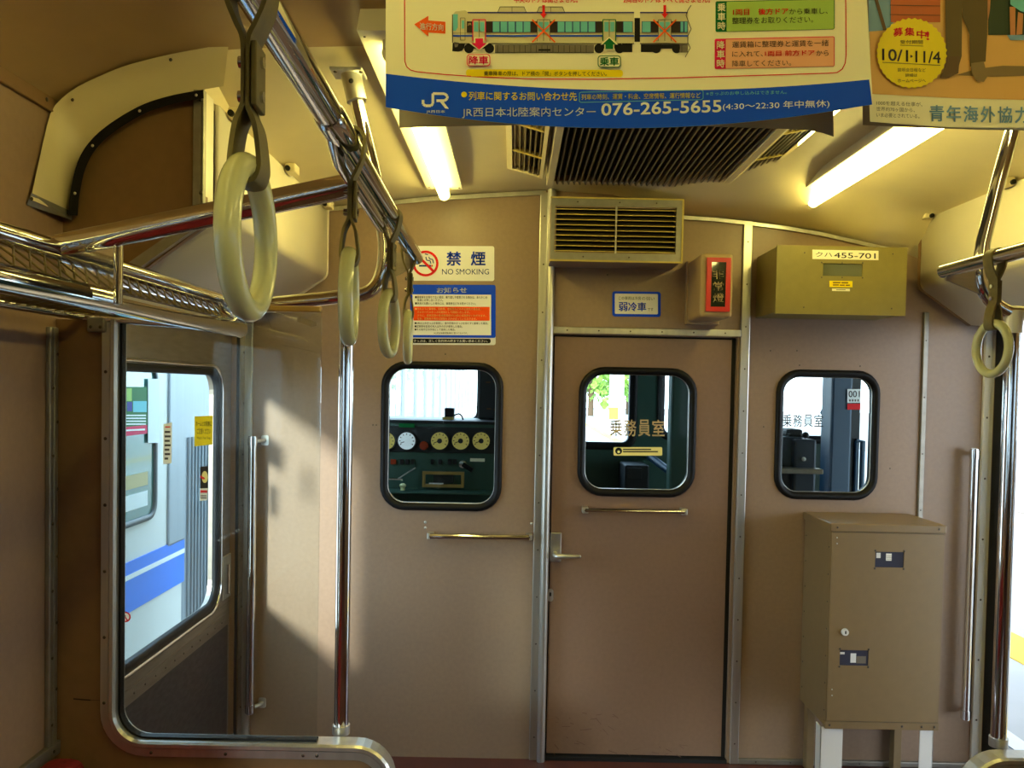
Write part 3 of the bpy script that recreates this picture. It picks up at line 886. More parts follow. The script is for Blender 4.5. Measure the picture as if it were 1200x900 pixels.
# ------------------------------------------------------------------ emergency lamp box
EYB = 2.96
e = wrect(821, 297, 859, 371.5, EYB); ex0, ex1, ez0, ez1 = e[0] - e[2] / 2, e[0] + e[2] / 2, e[1] - e[3] / 2, e[1] + e[3] / 2
t = thing('emergency_lamp_box', (e[0], BY, ez0), 'tan emergency lamp box with red framed glass', 'emergency lamp')
b = MB(); b.box(ex0, ex1, EYB, BY, ez0, ez1, M['wood_tan'], .012, 3)
b.box(ex0 - .006, ex1 + .006, BY - .03, BY, ez0 - .01, ez1 + .004, M['wood_tan'], .004); b.build('case', t)
er = wrect(827.5, 302.5, 855.5, 365, EYB); eg = wrect(833, 307.5, 850, 359.5, EYB)
def rect4(c): return [(c[0] - c[2] / 2, c[1] - c[3] / 2), (c[0] + c[2] / 2, c[1] - c[3] / 2), (c[0] + c[2] / 2, c[1] + c[3] / 2), (c[0] - c[2] / 2, c[1] + c[3] / 2)]
b = MB(); b.plate(rect4(er), [rect4(eg)], xz, EYB - .007, EYB, M['red']); b.build('red_frame', t, )
M['lampglass'] = mat('dark_green_glass', (26, 40, 30), .06, coat=1.0)
b = MB(); b.plate(rect4(eg), [], xz, EYB - .004, EYB - .0005, M['lampglass']); gl = b.build('glass_pane', t)
sh = Sheet(lambda px, py, l: P(px, py, EYB - .0045 - l))
for k, ch in enumerate('非常燈'): sh.text(ch, 835.5 + .1 * k, 316.5 + k * 13.6, 848 + .1 * k, 327 + k * 13.6, M['i_gold'], 1, bold=.01)
sh.mb.build('lettering', t)

# ------------------------------------------------------------------ olive equipment box
OY = 2.955
o = wrect(910, 289, 1062, 368.5, OY); ox0, ox1, oz0, oz1 = o[0] - o[2] / 2, o[0] + o[2] / 2, o[1] - o[3] / 2, o[1] + o[3] / 2
t = thing('equipment_box', (o[0], BY, oz0), 'olive metal equipment box with car number plate on the bulkhead', 'equipment box')
b = MB(); b.box(ox0, ox1, OY + .006, BY, oz0 + .004, oz1 - .004, M['olive'], .003); b.build('case', t)
win = wrect(964.5, 309, 1010.5, 323.5, OY)
b = MB(); b.plate([(ox0, oz0), (ox1, oz0), (ox1, oz1), (ox0, oz1)], [rect4(win)], xz, OY, OY + .01, M['olive'])
for (x, y) in ((943, 296), (1046.5, 297.5), (942, 360), (1045, 361.5), (963, 307.5), (987, 308), (1011, 308), (963, 325), (987, 325), (1011, 325.5)): screw(b, P(x, y, OY - .001), M['screw'], r=.0028)
b.build('cover', t)
M['dimglass'] = mat('dim_window', (92, 96, 72), .08, coat=.6)
b = MB(); b.plate(rect4(win), [], xz, OY + .004, OY + .007, M['dimglass']); b.build('window', t)
sh = Sheet(lambda px, py, l: P(px, py, OY - l))
sh.rect(952, 292.5, 1029.5, 303.5, M['i_paper'], 1, slope=.018)
sh.text('クハ', 956, 295.2, 975, 300.8, M['i_dark'], 2, slope=.02); sh.text('455-701', 977.5, 296, 1026, 302.2, M['i_dark'], 2, slope=.018, bold=.01)
sh.mb.build('number_plate', t)
sh = Sheet(lambda px, py, l: P(px, py, OY - l))
sh.rect(972, 329, 999, 336.3, M['i_sticky'] if 'i_sticky' in M else M['i_yellow'], 1, slope=.015)
for (a, y, e_) in ((976, 330.6, 985), (986, 330.8, 994), (976, 333.3, 983), (984, 333.5, 990), (991, 333.6, 996)): sh.rect(a, y, e_, y + 1.3, M['i_brown'], 2)
sh.mb.build('yellow_label', t)
sh = Sheet(lambda px, py, l: P(px, py, OY - l)); sh.rect(975, 338, 996, 341, M['i_paper'], 1, slope=.015); sh.rect(980, 339.2, 991, 340, M['i_grey'], 2)
sh.mb.build('white_label', t)

# ------------------------------------------------------------------ signs on the bulkhead
SY = BY - .002
def sheet_on(y): return lambda px, py, l: P(px, py, y - l)
sh = Sheet(sheet_on(SY)); sh.rect(479, 288, 579.3, 329, M['i_paper2'] if 'i_paper2' in M else M['i_white'], 0, slope=.004, r=2.5)
sh.ring(498.7, 308.8, 12.4, 15.2, M['i_red'], 3); sh.line([(489, 299), (508.5, 318.5)], 2.9, M['i_red'], 3)
sh.rect(491, 310.5, 505, 312.5, M['i_deepblue'], 2); sh.rect(505.4, 310.5, 507.2, 312.5, M['i_orange'], 2)
for pth in ([(499, 301), (500, 305), (504, 305.5), (505, 309)], [(502.5, 301), (503.5, 303.5), (507, 304), (508, 308.5)], [(498, 297.5), (501.5, 298.5)]): sh.line(pth, 1.1, M['i_deepblue'], 2)
sh.text('禁', 523.5, 295, 540, 311, M['i_signblue'], 2, bold=.03); sh.text('煙', 552, 295, 568.6, 311, M['i_signblue'], 2, bold=.03)
sh.text('NO SMOKING', 518, 315.2, 573, 321.6, M['i_deepblue'], 2)
tag(sh.mb.build('no_smoking_sign'), 'cream no smoking sign with red crossed circle on the bulkhead', 'sign')
sh = Sheet(sheet_on(SY)); sh.rect(481, 333.5, 580.8, 404, M['i_white'], 0, slope=.004, r=2.5)
sh.rect(481, 333.5, 580.8, 395.6, M['i_signblue'], 1, slope=.004, r=2); sh.rect(483.5, 345, 575.5, 392.6, M['i_white'], 2, slope=.004)
sh.text('お知らせ', 512, 337, 547, 343.2, M['i_white'], 2, bold=.03)
sh.rect(484.5, 359.3, 573.8, 375.6, M['i_orangebox'], 3, slope=.003, r=1)
for (s_, x0, y0, x1, y1, mt) in (
    ('■乗車券をお持ちでない場合、乗り越しや変更される場合は、あらかじめ', 486.5, 346.6, 571, 349.8, 'i_black'), ('係員にお申し出ください。', 489, 350, 519, 353.2, 'i_black'),
    ('■係員がお願いした場合には、乗車券などをお見せください。', 486.5, 354, 557.5, 357, 'i_black'),
    ('■次のように乗車券、回数券、定期券などの不正使用の場合は、', 486.5, 360.6, 563.5, 363.3, 'i_lightyellow'), ('そのすべてのきっぷを無効として回収いたします。', 489, 364.4, 550.5, 367.1, 'i_lightyellow'),
    ('さらに、乗車区間の普通運賃並びに2倍の増運賃をいただきます。', 489, 368.3, 569.5, 371, 'i_lightyellow'), ('なお、定期券の場合は期間をさかのぼっていただきます。', 489, 372, 558.5, 374.7, 'i_lightyellow'),
    ('■2枚以上のきっぷを使用し、途中区間のきっぷを持たずに乗車した場合。', 486, 377.3, 572, 380, 'i_black'), ('■定期券を記名の本人以外の方が使用した場合。', 486, 381, 542, 383.8, 'i_black'),
    ('■その他不正な手段として使用した場合。', 486, 384.8, 533.5, 387.4, 'i_black'), ('※上記は旅客営業規則に基づくものです。', 508.5, 389.2, 548, 391.4, 'i_black')):
    sh.text(s_, x0, y0, x1, y1, M[mt], 4, slope=.004, bold=.012)
sh.rect(482.8, 396.6, 575, 402, M['i_black'], 2, slope=.004, r=2.2); sh.text('きっぷは、正しく目的地の駅までお買い求めください。', 485, 397.8, 571.5, 401, M['i_white'], 3, slope=.004)
tag(sh.mb.build('notice_sign'), 'blue bordered passenger notice with an orange panel below the no smoking sign', 'sign')
sh = Sheet(sheet_on(SY)); sh.rect(717.5, 341.3, 774.3, 370.8, M['i_signblue'], 0, slope=.012, r=3); sh.rect(720.5, 344, 771, 367.8, M['i_white'], 1, slope=.012, r=1.2)
sh.text('この車両は冷房', 725, 347.3, 751, 351.3, M['i_black'], 2, slope=.01); sh.text('の弱い', 752, 347.8, 767, 351.8, M['i_grey'], 2, slope=.01)
for k, ch in enumerate('弱冷車'): sh.text(ch, 725.2 + 11 * k, 354.3 + .1 * k, 735.2 + 11 * k, 364.4 + .1 * k, M['i_signblue'], 2, bold=.03)
sh.text('です', 759, 360.8, 765.5, 364.5, M['i_black'], 2)
tag(sh.mb.build('mild_cooling_sign'), 'small blue bordered sign on the bulkhead above the crew door', 'sign')

# ------------------------------------------------------------------ wall grab handles on the bulkhead
def vhandle(px, y0, y1, side, label):
    X = P(px, (y0 + y1) / 2, BY - .06).x; z1 = P(px, y0, BY - .06).z; z0 = P(px, y1, BY - .06).z
    t = thing('vertical_grab_handle', (X, BY, z0), label, 'handle', 'upright grab handles in the corners of the bulkhead')
    b = MB(); b.tube([(X, BY - .06, z0), (X, BY - .06, z1)], .0165, M['chrome'], 18); b.build('bar', t)
    for z in (z0 + .02, z1 - .02):
        b = MB(); b.tube([(X, BY - .06, z), (X + side * .022, BY - .03, z), (X + side * .03, BY, z)], .008, M['alu'], 10)
        b.tube([(X, BY - .06, z - .016), (X, BY - .06, z + .016)], .019, M['chrome'], 18)
        b.plate(rrpts(X + side * .03, z, .03, .04, .008), [], xz, BY - .004, BY, M['alu']); b.build('bracket', t)
vhandle(294.5, 511, 836, 1, 'upright chrome handle behind the glass partition')
vhandle(1137, 526, 843, 1, 'upright chrome handle beside the bronze grey cabinet')
b = MB(); bar(b, P(504, 628.5, BY - .045), P(620, 630, BY - .045), Vector((0, BY, 0)), .0115, M['chrome'], .012)
for (x, y) in ((498.5, 612), (498.5, 618.5), (623, 613.5)): screw(b, P(x, y, BY), M['alu'], r=.006)
tag(b.build('horizontal_grab_bar'), 'short horizontal chrome bar below the driver side bulkhead window', 'handle')

# ------------------------------------------------------------------ cabinet on white legs
FY = 2.92
cb = wrect(970, 613, 1104.5, 857, FY); x0, x1, z0, z1 = cb[0] - cb[2] / 2, cb[0] + cb[2] / 2, cb[1] - cb[3] / 2, cb[1] + cb[3] / 2
t = thing('fare_cabinet', (cb[0], 3.05, 0), 'bronze grey metal cabinet on white legs against the bulkhead', 'cabinet')
b = MB(); b.box(x0 + .003, x1 - .003, FY + .004, BY - .005, z0, z1 - .02, M['faregrey'], .004)
for k in range(7):
    screw(b, (x0 + .002, FY + .02, z0 + .06 + .1 * k), M['screw'], 'x', .003); screw(b, (x0 + .002, BY - .03, z0 + .06 + .1 * k), M['screw'], 'x', .003)
b.box(x0 - .001, x1 + .001, FY, FY + .02, z0 - .002, z0 + .026, M['faregrey'], .002)
for px in (972, 1057, 1080, 1095): screw(b, (P(px, 850, FY).x, FY - .001, z0 + .012), M['screw'], r=.0045)
b.build('body', t)
b = MB(); b.box(x0 - .003, x1 + .003, FY - .004, BY - .002, z1 - .03, z1, M['faregrey'], .004)
for px in (981, 1100): screw(b, (P(px, 617, FY).x, FY - .005, z1 - .014), M['screw'], r=.004)
b.build('lid', t)
wa = wrect(1025, 646.5, 1059, 665, FY); wb = wrect(983.5, 761.5, 1017.5, 780, FY)
b = MB(); b.plate([(x0 + .004, z0 + .03), (x1 - .004, z0 + .03), (x1 - .004, z1 - .033), (x0 + .004, z1 - .033)], [rect4(wa), rect4(wb)], xz, FY - .003, FY + .004, M['faregrey'])
for wn in (wa, wb):
    for sx in (-1, 1):
        for sz in (-1, 1): screw(b, (wn[0] + sx * wn[2] / 2, FY - .0035, wn[1] + sz * (wn[3] / 2 + .004)), M['screw'], r=.0042)
for (px, py) in ((981, 630), (981, 637), (975, 808), (975, 815)): screw(b, P(px, py, FY - .004), M['alu'], r=.003)
dent = P(995, 834, FY - .004)
dr = b.build('door', t)
M['blueglass'] = mat('blue_grey_window', (62, 66, 84), .1, coat=.5)
for k, wn in enumerate((wa, wb)):
    b = MB(); b.plate(rect4(wn), [], xz, FY + .0, FY + .003, M['blueglass'])
    c_ = wn
    if k == 0:
        b.box(c_[0] - .047, c_[0] - .032, FY - .001, FY, c_[1] + .005, c_[1] + .024, M['i_white']); b.box(c_[0] - .012, c_[0] + .008, FY - .001, FY, c_[1] - .004, c_[1] + .022, M['i_white'])
        for q in range(3): b.box(c_[0] - .011, c_[0] + .007, FY - .0014, FY - .001, c_[1] + .001 + .006 * q, c_[1] + .002 + .006 * q, M['i_grey'])
    else:
        b.box(c_[0] - .05, c_[0] - .034, FY - .001, FY, c_[1] + .012, c_[1] + .02, M['i_white']); b.box(c_[0] - .012, c_[0] + .008, FY - .001, FY, c_[1] - .018, c_[1] + .016, M['i_white']); b.box(c_[0] + .01, c_[0] + .044, FY - .001, FY, c_[1] - .02, c_[1] + .006, M['i_grey'])
    b.build('window', dr)
b = MB(); lk = P(990, 740.5, FY - .004); b.tube([(lk.x, FY + .0, lk.z), (lk.x, FY - .012, lk.z)], [.014, .012], M['white'], 16); b.plate(rrpts(lk.x, lk.z, .005, .012, .0024), [], xz, FY - .0125, FY - .012, M['black']); b.build('lock', dr)
for (a, c_) in ((960, 986), (1076, 1092)):
    xa, xb2 = P(a, 880, FY + .02).x, P(c_, 880, FY + .02).x
    b = MB(); b.box(xa, xb2, FY + .012, FY + .016, 0, z0, M['white'], .001); b.box(xa if a < 1000 else xb2 - .004, xa + .004 if a < 1000 else xb2, FY + .012, FY + .06, 0, z0, M['white'], .001); b.build('leg', t)
for xq in (x0 + .02, x1 - .05):
    b = MB(); b.box(xq, xq + .03, BY - .05, BY - .012, 0, z0, M['faregrey'], .002); b.build('leg', t)

# ------------------------------------------------------------------ luggage rack at left
UPX, UPZ = -.688, 1.673; LOX, LOZ = -.65, 1.606; REX, REZ = -1.0, 1.626
t = thing('luggage_rack', (-.85, .9, 1.6), 'chrome pipe luggage rack with wire net along the side wall', 'luggage rack')
YA, YB = -.4, 1.86
b = MB(); b.tube([(UPX, YA, UPZ), (UPX, YB, UPZ)] + [(UPX + .002 * k, YB + .03 * math.sin(k * .5), UPZ - .008 * k) for k in range(1, 4)] + [(LOX - .004, YB + .035, LOZ + .02)], .0155, M['chrome'], 18); b.build('top_pipe', t)
b = MB(); b.tube([(LOX, YA, LOZ), (LOX, YB + .045, LOZ), (LOX, YB + .054, LOZ)], [.020, .020, .014], M['chrome'], 20); b.build('front_pipe', t)
b = MB(); b.tube([(REX, YA, REZ), (REX, YB, REZ)], .010, M['chrome'], 12); b.build('rear_pipe', t)
b = MB(); b.tube([(LOX, YB + .02, LOZ), (REX, YB + .02, REZ)], .009, M['chrome'], 12); b.build('end_pipe', t)
M['wire'] = mat('net_wire', (120, 104, 62), .35, .8)
def net(b, p0, p1, y0, y1, step):
    p0, p1 = Vector(p0), Vector(p1); L = (p1 - p0).length; d = (p1 - p0) / L
    n = int((y1 - y0 + L) / step)
    for s in (1, -1):
        for k in range(n):
            ya = y0 + k * step - (L if s > 0 else 0)
            pts = []
            u0, u1 = 0.0, L
            if s > 0:
                u0 = max(0, y0 - ya); u1 = min(L, y1 - ya)
            else:
                u0 = max(0, ya - y1); u1 = min(L, ya - y0)
            if u1 - u0 < .004: continue
            m_ = max(2, int((u1 - u0) / .03))
            for i in range(m_ + 1):
                u = u0 + (u1 - u0) * i / m_
                q = p0 + d * u; pts.append((q.x, ya + s * u, q.z + .0015 * math.sin(u * 250)))
            b.tube(pts,   .0017, M['wire'], 5, caps=False)
b = MB(); net(b, (LOX - .012, 0, LOZ + .012), (REX, 0, REZ + .004), .75, YB, .034); b.build('net', t)
b = MB(); net(b, (LOX, 0, LOZ + .012), (UPX, 0, UPZ - .01), .75, YB, .036); b.build('front_net', t)
b = MB()
tr0 = PX(66, 292, UPX)
TY = tr0.y
b.plate([(UPX - .004, UPZ + .012), (UPX + .06, UPZ + .03), (UPX + .09, UPZ + .03), (UPX + .092, LOZ - .012), (LOX - .0, LOZ - .0), (UPX + .01, UPZ - .02)], [], xz, TY - .006, TY + .006, M['chrome'])
b.tube([(UPX + .092, TY, UPZ + .028), (UPX + .092, TY, LOZ - .012)], .007, M['chrome'], 12); b.build('bracket_plate', t)
b = MB(); wb_ = P(112, 381, PY - .03); b.box(wb_.x - .022, wb_.x + .022, PY - .03, PY - .012, wb_.z - .016, wb_.z + .02, M['alu_dull'], .005)
for s in (-1, 1): screw(b, (wb_.x + s * .011, PY - .031, wb_.z - .004), M['screw'], r=.004)
b.build('wall_bracket', t)

# ------------------------------------------------------------------ overhead grab rails
def rail_x(Y, sgn=-1):
    x = -.212 - .024 * (Y - .6)
    return x if sgn < 0 else P(1105, 318, 1.97).x + (1.97 - Y) * .02
RZ = 1.79
def bezier(p0, p1, p2, n=8):
    return [Vector(p0) * (1 - t) ** 2 + Vector(p1) * 2 * t * (1 - t) + Vector(p2) * t * t for t in [k / n for k in range(n + 1)]]
# left
t = thing('overhead_grab_rail', (-.3, 1.9, 0), 'chrome strap rail frame with pole at the end of the glass partition', 'grab rail', 'strap rails above the seats')
RYE = 1.965
b = MB(); b.tube([(rail_x(-.6), -.6, RZ), (rail_x(.6), .6, RZ), (rail_x(RYE), RYE, RZ)], .0165, M['chrome'], 22)
b.sph((rail_x(RYE), RYE, RZ), .0165, M['chrome'], sy=.5); b.build('strap_rail', t)
b = MB(); ya, yb_ = .93, 1.03
b.tube([(rail_x(ya), ya, RZ - .001), (rail_x(ya), ya + .012, RZ - .001), (rail_x(yb_), yb_, RZ - .001)], [.0166, .0186, .0186], M['chrome'], 22)
b.build('collar', t)
b = MB(); b.tube([(rail_x(1.0) - .002, .97, RZ - .006), (rail_x(1.06) - .010, 1.06, RZ - .02), (rail_x(1.45) - .012, 1.45, RZ - .026)], .0105, M['chrome'], 14); b.sph((rail_x(1.45) - .012, 1.45, RZ - .026), .011, M['chrome']); b.build('support_rod', t)
# transverse bar from the rack to the rail
bl, br = Vector((UPX - .002, TY, UPZ + .004)), Vector((rail_x(TY) - .012, TY - .04, RZ - .022))
b = MB(); b.tube([bl, bl * .5 + br * .5, br], .0175, M['chrome'], 20); b.build('cross_bar', t)
# hanger from the ceiling bending into the second cross bar
HY = 1.95
pts = [(410, 92), (425, 150), (438, 205), (447, 255), (451, 285)]
hp_ = [P(x, y, HY) for x, y in pts]
zl = P(403, 350, HY).z
hp_[0].z = prof(hp_[0].x - XC) - .005
corner = Vector((hp_[-1].x + .01, HY, zl))
curve = bezier(hp_[-1], Vector((hp_[-1].x + .006, HY, zl + .004)), P(412, 346, HY), 10)
endl = P(300, 361, HY); endl.x -= .06
b = MB(); b.tube(hp_ + curve[1:] + [P(380, 350, HY), endl], .0165, M['chrome'], 20); b.build('bent_pipe', t)
b = MB(); fl = hp_[0]
dv = (hp_[1] - fl).normalized()
b.tube([fl + dv * .075, fl + dv * .006], .024, M['alu'], 18); b.box(fl.x - .042, fl.x + .036, HY - .035, HY + .03, fl.z - .012, fl.z - .004, M['alu'], .003)
screw(b, fl + dv * .035 + Vector((0, -.0245, 0)), M['black'], r=.006)
for s in (-1, 1): screw(b, (fl.x + s * .03, HY - .022, fl.z - .013), M['screw'], 'z', .005)
b.build('ceiling_flange', t)
b = MB(); e0 = Vector((rail_x(RYE), RYE, RZ)); hx = P(446, 290, HY).x
b.plate([(hx - .005, RZ + .01), (e0.x - .01, RZ + .008), (e0.x + .0, RZ - .02), (hx + .012, RZ - .065), (hx - .005, RZ - .08)], [], xz, HY - .004, HY + .004, M['steel']); b.build('gusset', t)
b = MB(); zt_ = P(403, 349, HY).z
b.tube([(POLE_X, HY, ZC + .016), (POLE_X, HY, zt_)], .0175, M['chrome'], 22); b.build('pole', t)
b = MB(); b.tube([(POLE_X, HY, ZC + .012), (POLE_X, HY, ZC + .034)], .021, M['alu'], 20); b.build('pole_socket', t)
# right
POLE_XR = P(1179, 620, HY).x
t = thing('overhead_grab_rail', (1.1, 1.9, 0), 'chrome strap rail frame with pole beside the open doorway', 'grab rail', 'strap rails above the seats')
RE = P(1106, 318, 1.965); RZR = RE.z
def rxr(Y): return RE.x + (1.965 - Y) * .015
b = MB(); b.tube([(rxr(-.6), -.6, RZR), (rxr(1.965), 1.965, RZR)], .0165, M['chrome'], 22); b.sph((rxr(1.965), 1.965, RZR), .0165, M['chrome'], sy=.5); b.build('strap_rail', t)
hr = [P(x, y, HY) for x, y in ((1196, 105), (1187, 150), (1168, 220), (1152, 285), (1148, 312))]
cv = bezier(hr[-1], P(1147, 352, HY), P(1183, 366, HY), 10)
b = MB(); b.tube(hr + cv[1:] + [P(1240, 369, HY), Vector((mirror(endl.x), HY, P(1183, 366, HY).z))], .0165, M['chrome'], 20); b.build('bent_pipe', t)
b = MB(); hz_ = prof(hr[0].x - XC); b.tube([hr[0], Vector((hr[0].x + .012, HY, hz_))], .024, M['alu'], 18); b.build('ceiling_flange', t)
b = MB(); hx = P(1150, 300, HY).x
b.plate([(hx + .0, RZR + .016), (RE.x, RZR + .012), (RE.x - .004, RZR - .022), (hx + .0, RZR - .055)], [], xz, HY - .004, HY + .004, M['steel']); b.build('gusset', t)
b = MB(); zt_ = P(1183, 366, HY).z; b.tube([(POLE_XR, HY, ZC + .016), (POLE_XR, HY, zt_)], .0175, M['chrome'], 22); b.build('pole', t)
b = MB(); b.tube([(POLE_XR, HY, zt_ - .05), (POLE_XR, HY, zt_ + .004)], .0215, M['alu'], 20); b.build('tee_fitting', t)
b = MB(); b.tube([(POLE_XR, HY, ZC + .012), (POLE_XR, HY, ZC + .034)], .021, M['alu'], 20); b.build('pole_socket', t)

# ------------------------------------------------------------------ hanging straps
STL = 'hanging straps on the overhead rails'
def make_strap(label):
    t = thing('hanging_strap', (0, 0, 0), label, 'hanging strap', STL)
    # ring: hangs in the plane of the rail
    b = MB(); R_, r_ = .0535, .0095; zc = -.196
    b.tube([(0, R_ * math.cos(a), zc + R_ * 1.02 * math.sin(a)) for a in [2 * math.pi * k / 48 for k in range(48)]], r_, M['ring'], 14, closed=True)
    o = b.build('ring', t, local=True)
    # band: loops over the rail and round the ring
    b = MB(); th, wd = .0036, .0145
    top = zc + R_ * 1.02
    a_ = .0195
    right = [(a_ * math.sin(math.radians(g)), a_ * math.cos(math.radians(g))) for g in range(0, 111, 12)]
    right += [(.0155, -.022), (.009, -.038), (.0035, -.052), (.0030, -.085), (.0035, -.098), (.009, -.112), (.0125, top + .004), (.0118, top - .006), (.008, top - .0135), (0, top - .0155)]
    left = [(-x, z) for x, z in right[::-1]][1:-1]
    right = right[:9] + smooth(right[9:], 4)
    left = [(-x, z) for x, z in right[::-1]][1:-1]
    path = right + left
    n = len(path); rings = []
    for off, y in ((0, -wd), (th, -wd), (th, wd), (0, wd)):
        ring = []
        for i in range(n):
            p, q = Vector(path[i - 1]), Vector(path[(i + 1) % n]); tg = (q - p).normalized(); nm = Vector((-tg.y, tg.x))
            ring.append(Vector((path[i][0] - nm.x * -off * -1, y, path[i][1] - nm.y * off * 1)))
        rings.append(ring)
    for i in range(4): b.loft([rings[i], rings[(i + 1) % 4]], M['strap'], closed=True, smooth=True)
    o2 = b.build('band', t, local=True)
    for z in (-.062, -.088):
        b = MB(); b.tube([(-.0085, 0, z), (.0108, 0, z)], .0044, M['chrome'], 10); b.build('rivet', t, local=True)
    b = MB(); b.box(.004, .0085, -.0135, .0135, -.098, -.05, M['strap'], .001); b.build('keeper', t, local=True)
    return t
def copy_tree(o):
    c = o.copy(); COL.objects.link(c)
    for ch in list(o.children):
        d = ch.copy(); COL.objects.link(d); d.parent = c
    return c
s0 = make_strap('largest hanging strap with cream ring in front of the white sign box')
spots = [(rail_x(.627) + .005, .627, RZ - .003, None, 3), (rail_x(1.05) + .006, 1.05, RZ, 'hanging strap whose ring hangs in front of the partition pole', 7),
         (rail_x(1.49), 1.49, RZ, 'hanging strap in front of the bulkhead, second from the end of the rail', -4),
         (rail_x(1.88) - .008, 1.88, RZ, 'hanging strap at the end of the rail beside the notice sign', 5),
         (rxr(1.76), 1.76, RZR, 'hanging strap at the end of the rail by the open doorway', 4)]
for i, (x, y, z, lab, rot) in enumerate(spots):
    o_ = s0 if i == 0 else copy_tree(s0)
    o_.location = (x, y, z); o_.rotation_euler = (0, 0, math.radians(rot))
    if lab: o_['label'] = lab

# ------------------------------------------------------------------ red seat
t = thing('bench_seat', (-.8, .9, 0), 'red fabric bench seat back in the corner by the partition', 'seat')
b = MB(); b.box(XL + .002, XL + .10, -.2, 1.862, .38, .612, M['seat_red'], .035, 4); b.build('backrest', t)
b = MB(); b.box(XL + .06, XL + .52, -.2, 1.862, .30, .43, M['seat_red'], .035, 4); b.build('cushion', t)
b = MB(); b.box(XL + .05, XL + .46, -.18, 1.85, .0, .31, M['alu_dull'], .01); b.build('base', t)

# ------------------------------------------------------------------ hanging posters
def sheet_fn(yc, bow, cx, half):
    def Yf(px): return yc - bow * ((px - cx) / half) ** 2
    return lambda px, py, l: P(px, py, Yf(px) - l)
def base_sheet(mb, fn, x0, x1, ytop, ybot, mt, back, n=36, m=6, left=None):
    """ybot(px) gives the lower edge; a front and a back skin a paper's thickness apart"""
    for l, mm in ((0, mt), (-.0006, back)):
        rows = []
        for j in range(m + 1):
            rows.append([fn(x0(j / m) + (x1(j / m) - x0(j / m)) * i / n, ytop + (ybot(x0(j / m) + (x1(j / m) - x0(j / m)) * i / n) - ytop) * j / m, l) for i in range(n + 1)])
        mb.loft(rows, mm, closed=False)
def cv3(a, xa, b_, xb, c, xc):           # parabola through three points
    def f(x):
        return a * (x - xb) * (x - xc) / ((xa - xb) * (xa - xc)) + b_ * (x - xa) * (x - xc) / ((xb - xa) * (xb - xc)) + c * (x - xa) * (x - xb) / ((xc - xa) * (xc - xb))
    return f
TOPY = -235
fn = sheet_fn(.885, .04, 690, 290)
bot = cv3(126, 453, 148.5, 650, 122, 1023); bandtop = cv3(86.5, 453, 103, 640, 93, 1020)
mb = MB()
base_sheet(mb, fn, lambda t: 452, lambda t: 1011 + 12 * t ** 2, TOPY, bot, M['i_paper'], M['i_backgrey'])
sh = Sheet(fn, strip=24, mb=mb)
# blue band at the foot
K = 40
for k in range(K):
    a = 452 + (1018.5 - 452) * k / K; c_ = 452 + (1018.5 - 452) * (k + 1) / K
    e1 = 1 if k < K - 1 else (1)
    sh._poly([(a, bandtop(a)), (c_, bandtop(c_)), (c_ + (3.6 if k == K - 1 else 0), bot(c_) - .3), (a, bot(a) - .3)], M['i_blue'], 1)
# thin red frame with rounded corners
fr = [(474, -40), (474.3, 60)] + [(474.5, 72), (476.5, 78), (481, 82), (488, 84)] + [(520, 87.2), (560, 90), (620, 92.5), (700, 92.8), (800, 91), (900, 88), (970, 85.8)] + [(981, 85), (987, 81), (990.5, 74), (991.5, 64)] + [(991, 0), (989, -40)]
sh.line(fr, 1.1, M['i_red'], 1)
# direction arrow
sh.poly([(485.5, 28.5), (502, 18.5), (502, 24), (522, 25.5), (522, 39.5), (502, 38), (502, 43)], M['i_orange'], 1); sh.text('進行方向', 492, 26.5, 519.5, 34.5, M['i_white'], 2, bold=.015, slope=.06)
# the printed train
sl = 0.0
def car(x0, x1, nose):
    if nose: sh.poly([(530, 18), (533.5, 13.5), (545, 12), (548, 14), (548, 14.5), (x1, 15), (x1, 51), (531.5, 51), (530, 45)], M['i_train'], 1)
    else: sh.poly([(x0, 14.5), (x1, 14.5), (x1, 52), (x0, 52)], M['i_train'], 1)
    sh.rect(max(x0, 548), 14, x1, 15.4, M['i_navy'], 2); sh.rect(max(x0, 531), 41, x1, 43, M['i_blue'], 2); sh.rect(max(x0, 531), 38.6, x1, 39.1, M['i_grey'], 2); sh.rect(max(x0, 531), 50.6, x1, 51.5, M['i_dark'], 2)
car(530, 743, True); car(750, 806, False)
sh.rect(743.5, 21, 750, 49, M['i_black'], 1)
sh.poly([(531, 16.5), (536.5, 16.5), (536.5, 32), (534, 36), (531, 36)], M['i_skyblue'], 2); sh.line([(530.3, 17), (530.3, 50)], 1, M['i_dark'], 2)
sh.rect(539.5, 21, 545, 47, M['i_train'], 2); sh.rect(541, 24, 544, 33.5, M['i_skyblue'], 3); sh.line([(539.5, 21), (539.5, 47), (545, 47), (545, 21), (539.5, 21)], .5, M['i_dark'], 3)
for (a, e_) in ((547, 577), (622, 653), (698, 730), (763, 797)): sh.rect(a, 25, e_, 38, M['i_dark'], 2)
for g in ((577, 622, 5), (653, 698, 5), (730, 741.5, 1), (752, 763, 1), (797, 806, 2)):
    sh.rect(g[0], 25, g[1], 38, M['i_navy'], 2); wd_ = (g[1] - g[0]) / g[2]
    for k in range(g[2]): sh.rect(g[0] + wd_ * k + .6, 25.4, g[0] + wd_ * (k + 1) - .6, 37.6, M['i_skyblue'], 3)
def dr_(x, mt):
    sh.rect(x - 7.5, 23, x + 7.5, 50, M['i_train'], 3); sh.rect(x - 6, 25.5, x - 1, 37, M['i_skyblue'], 4); sh.rect(x + 1, 25.5, x + 6, 37, M['i_skyblue'], 4)
    sh.line([(x - 7.5, 48), (x - 7.5, 23), (x + 7.5, 23), (x + 7.5, 48)], 1.1 if mt != 'i_dark' else .5, M[mt], 4); sh.line([(x, 23), (x, 48)], .6, M['i_dark'], 4)
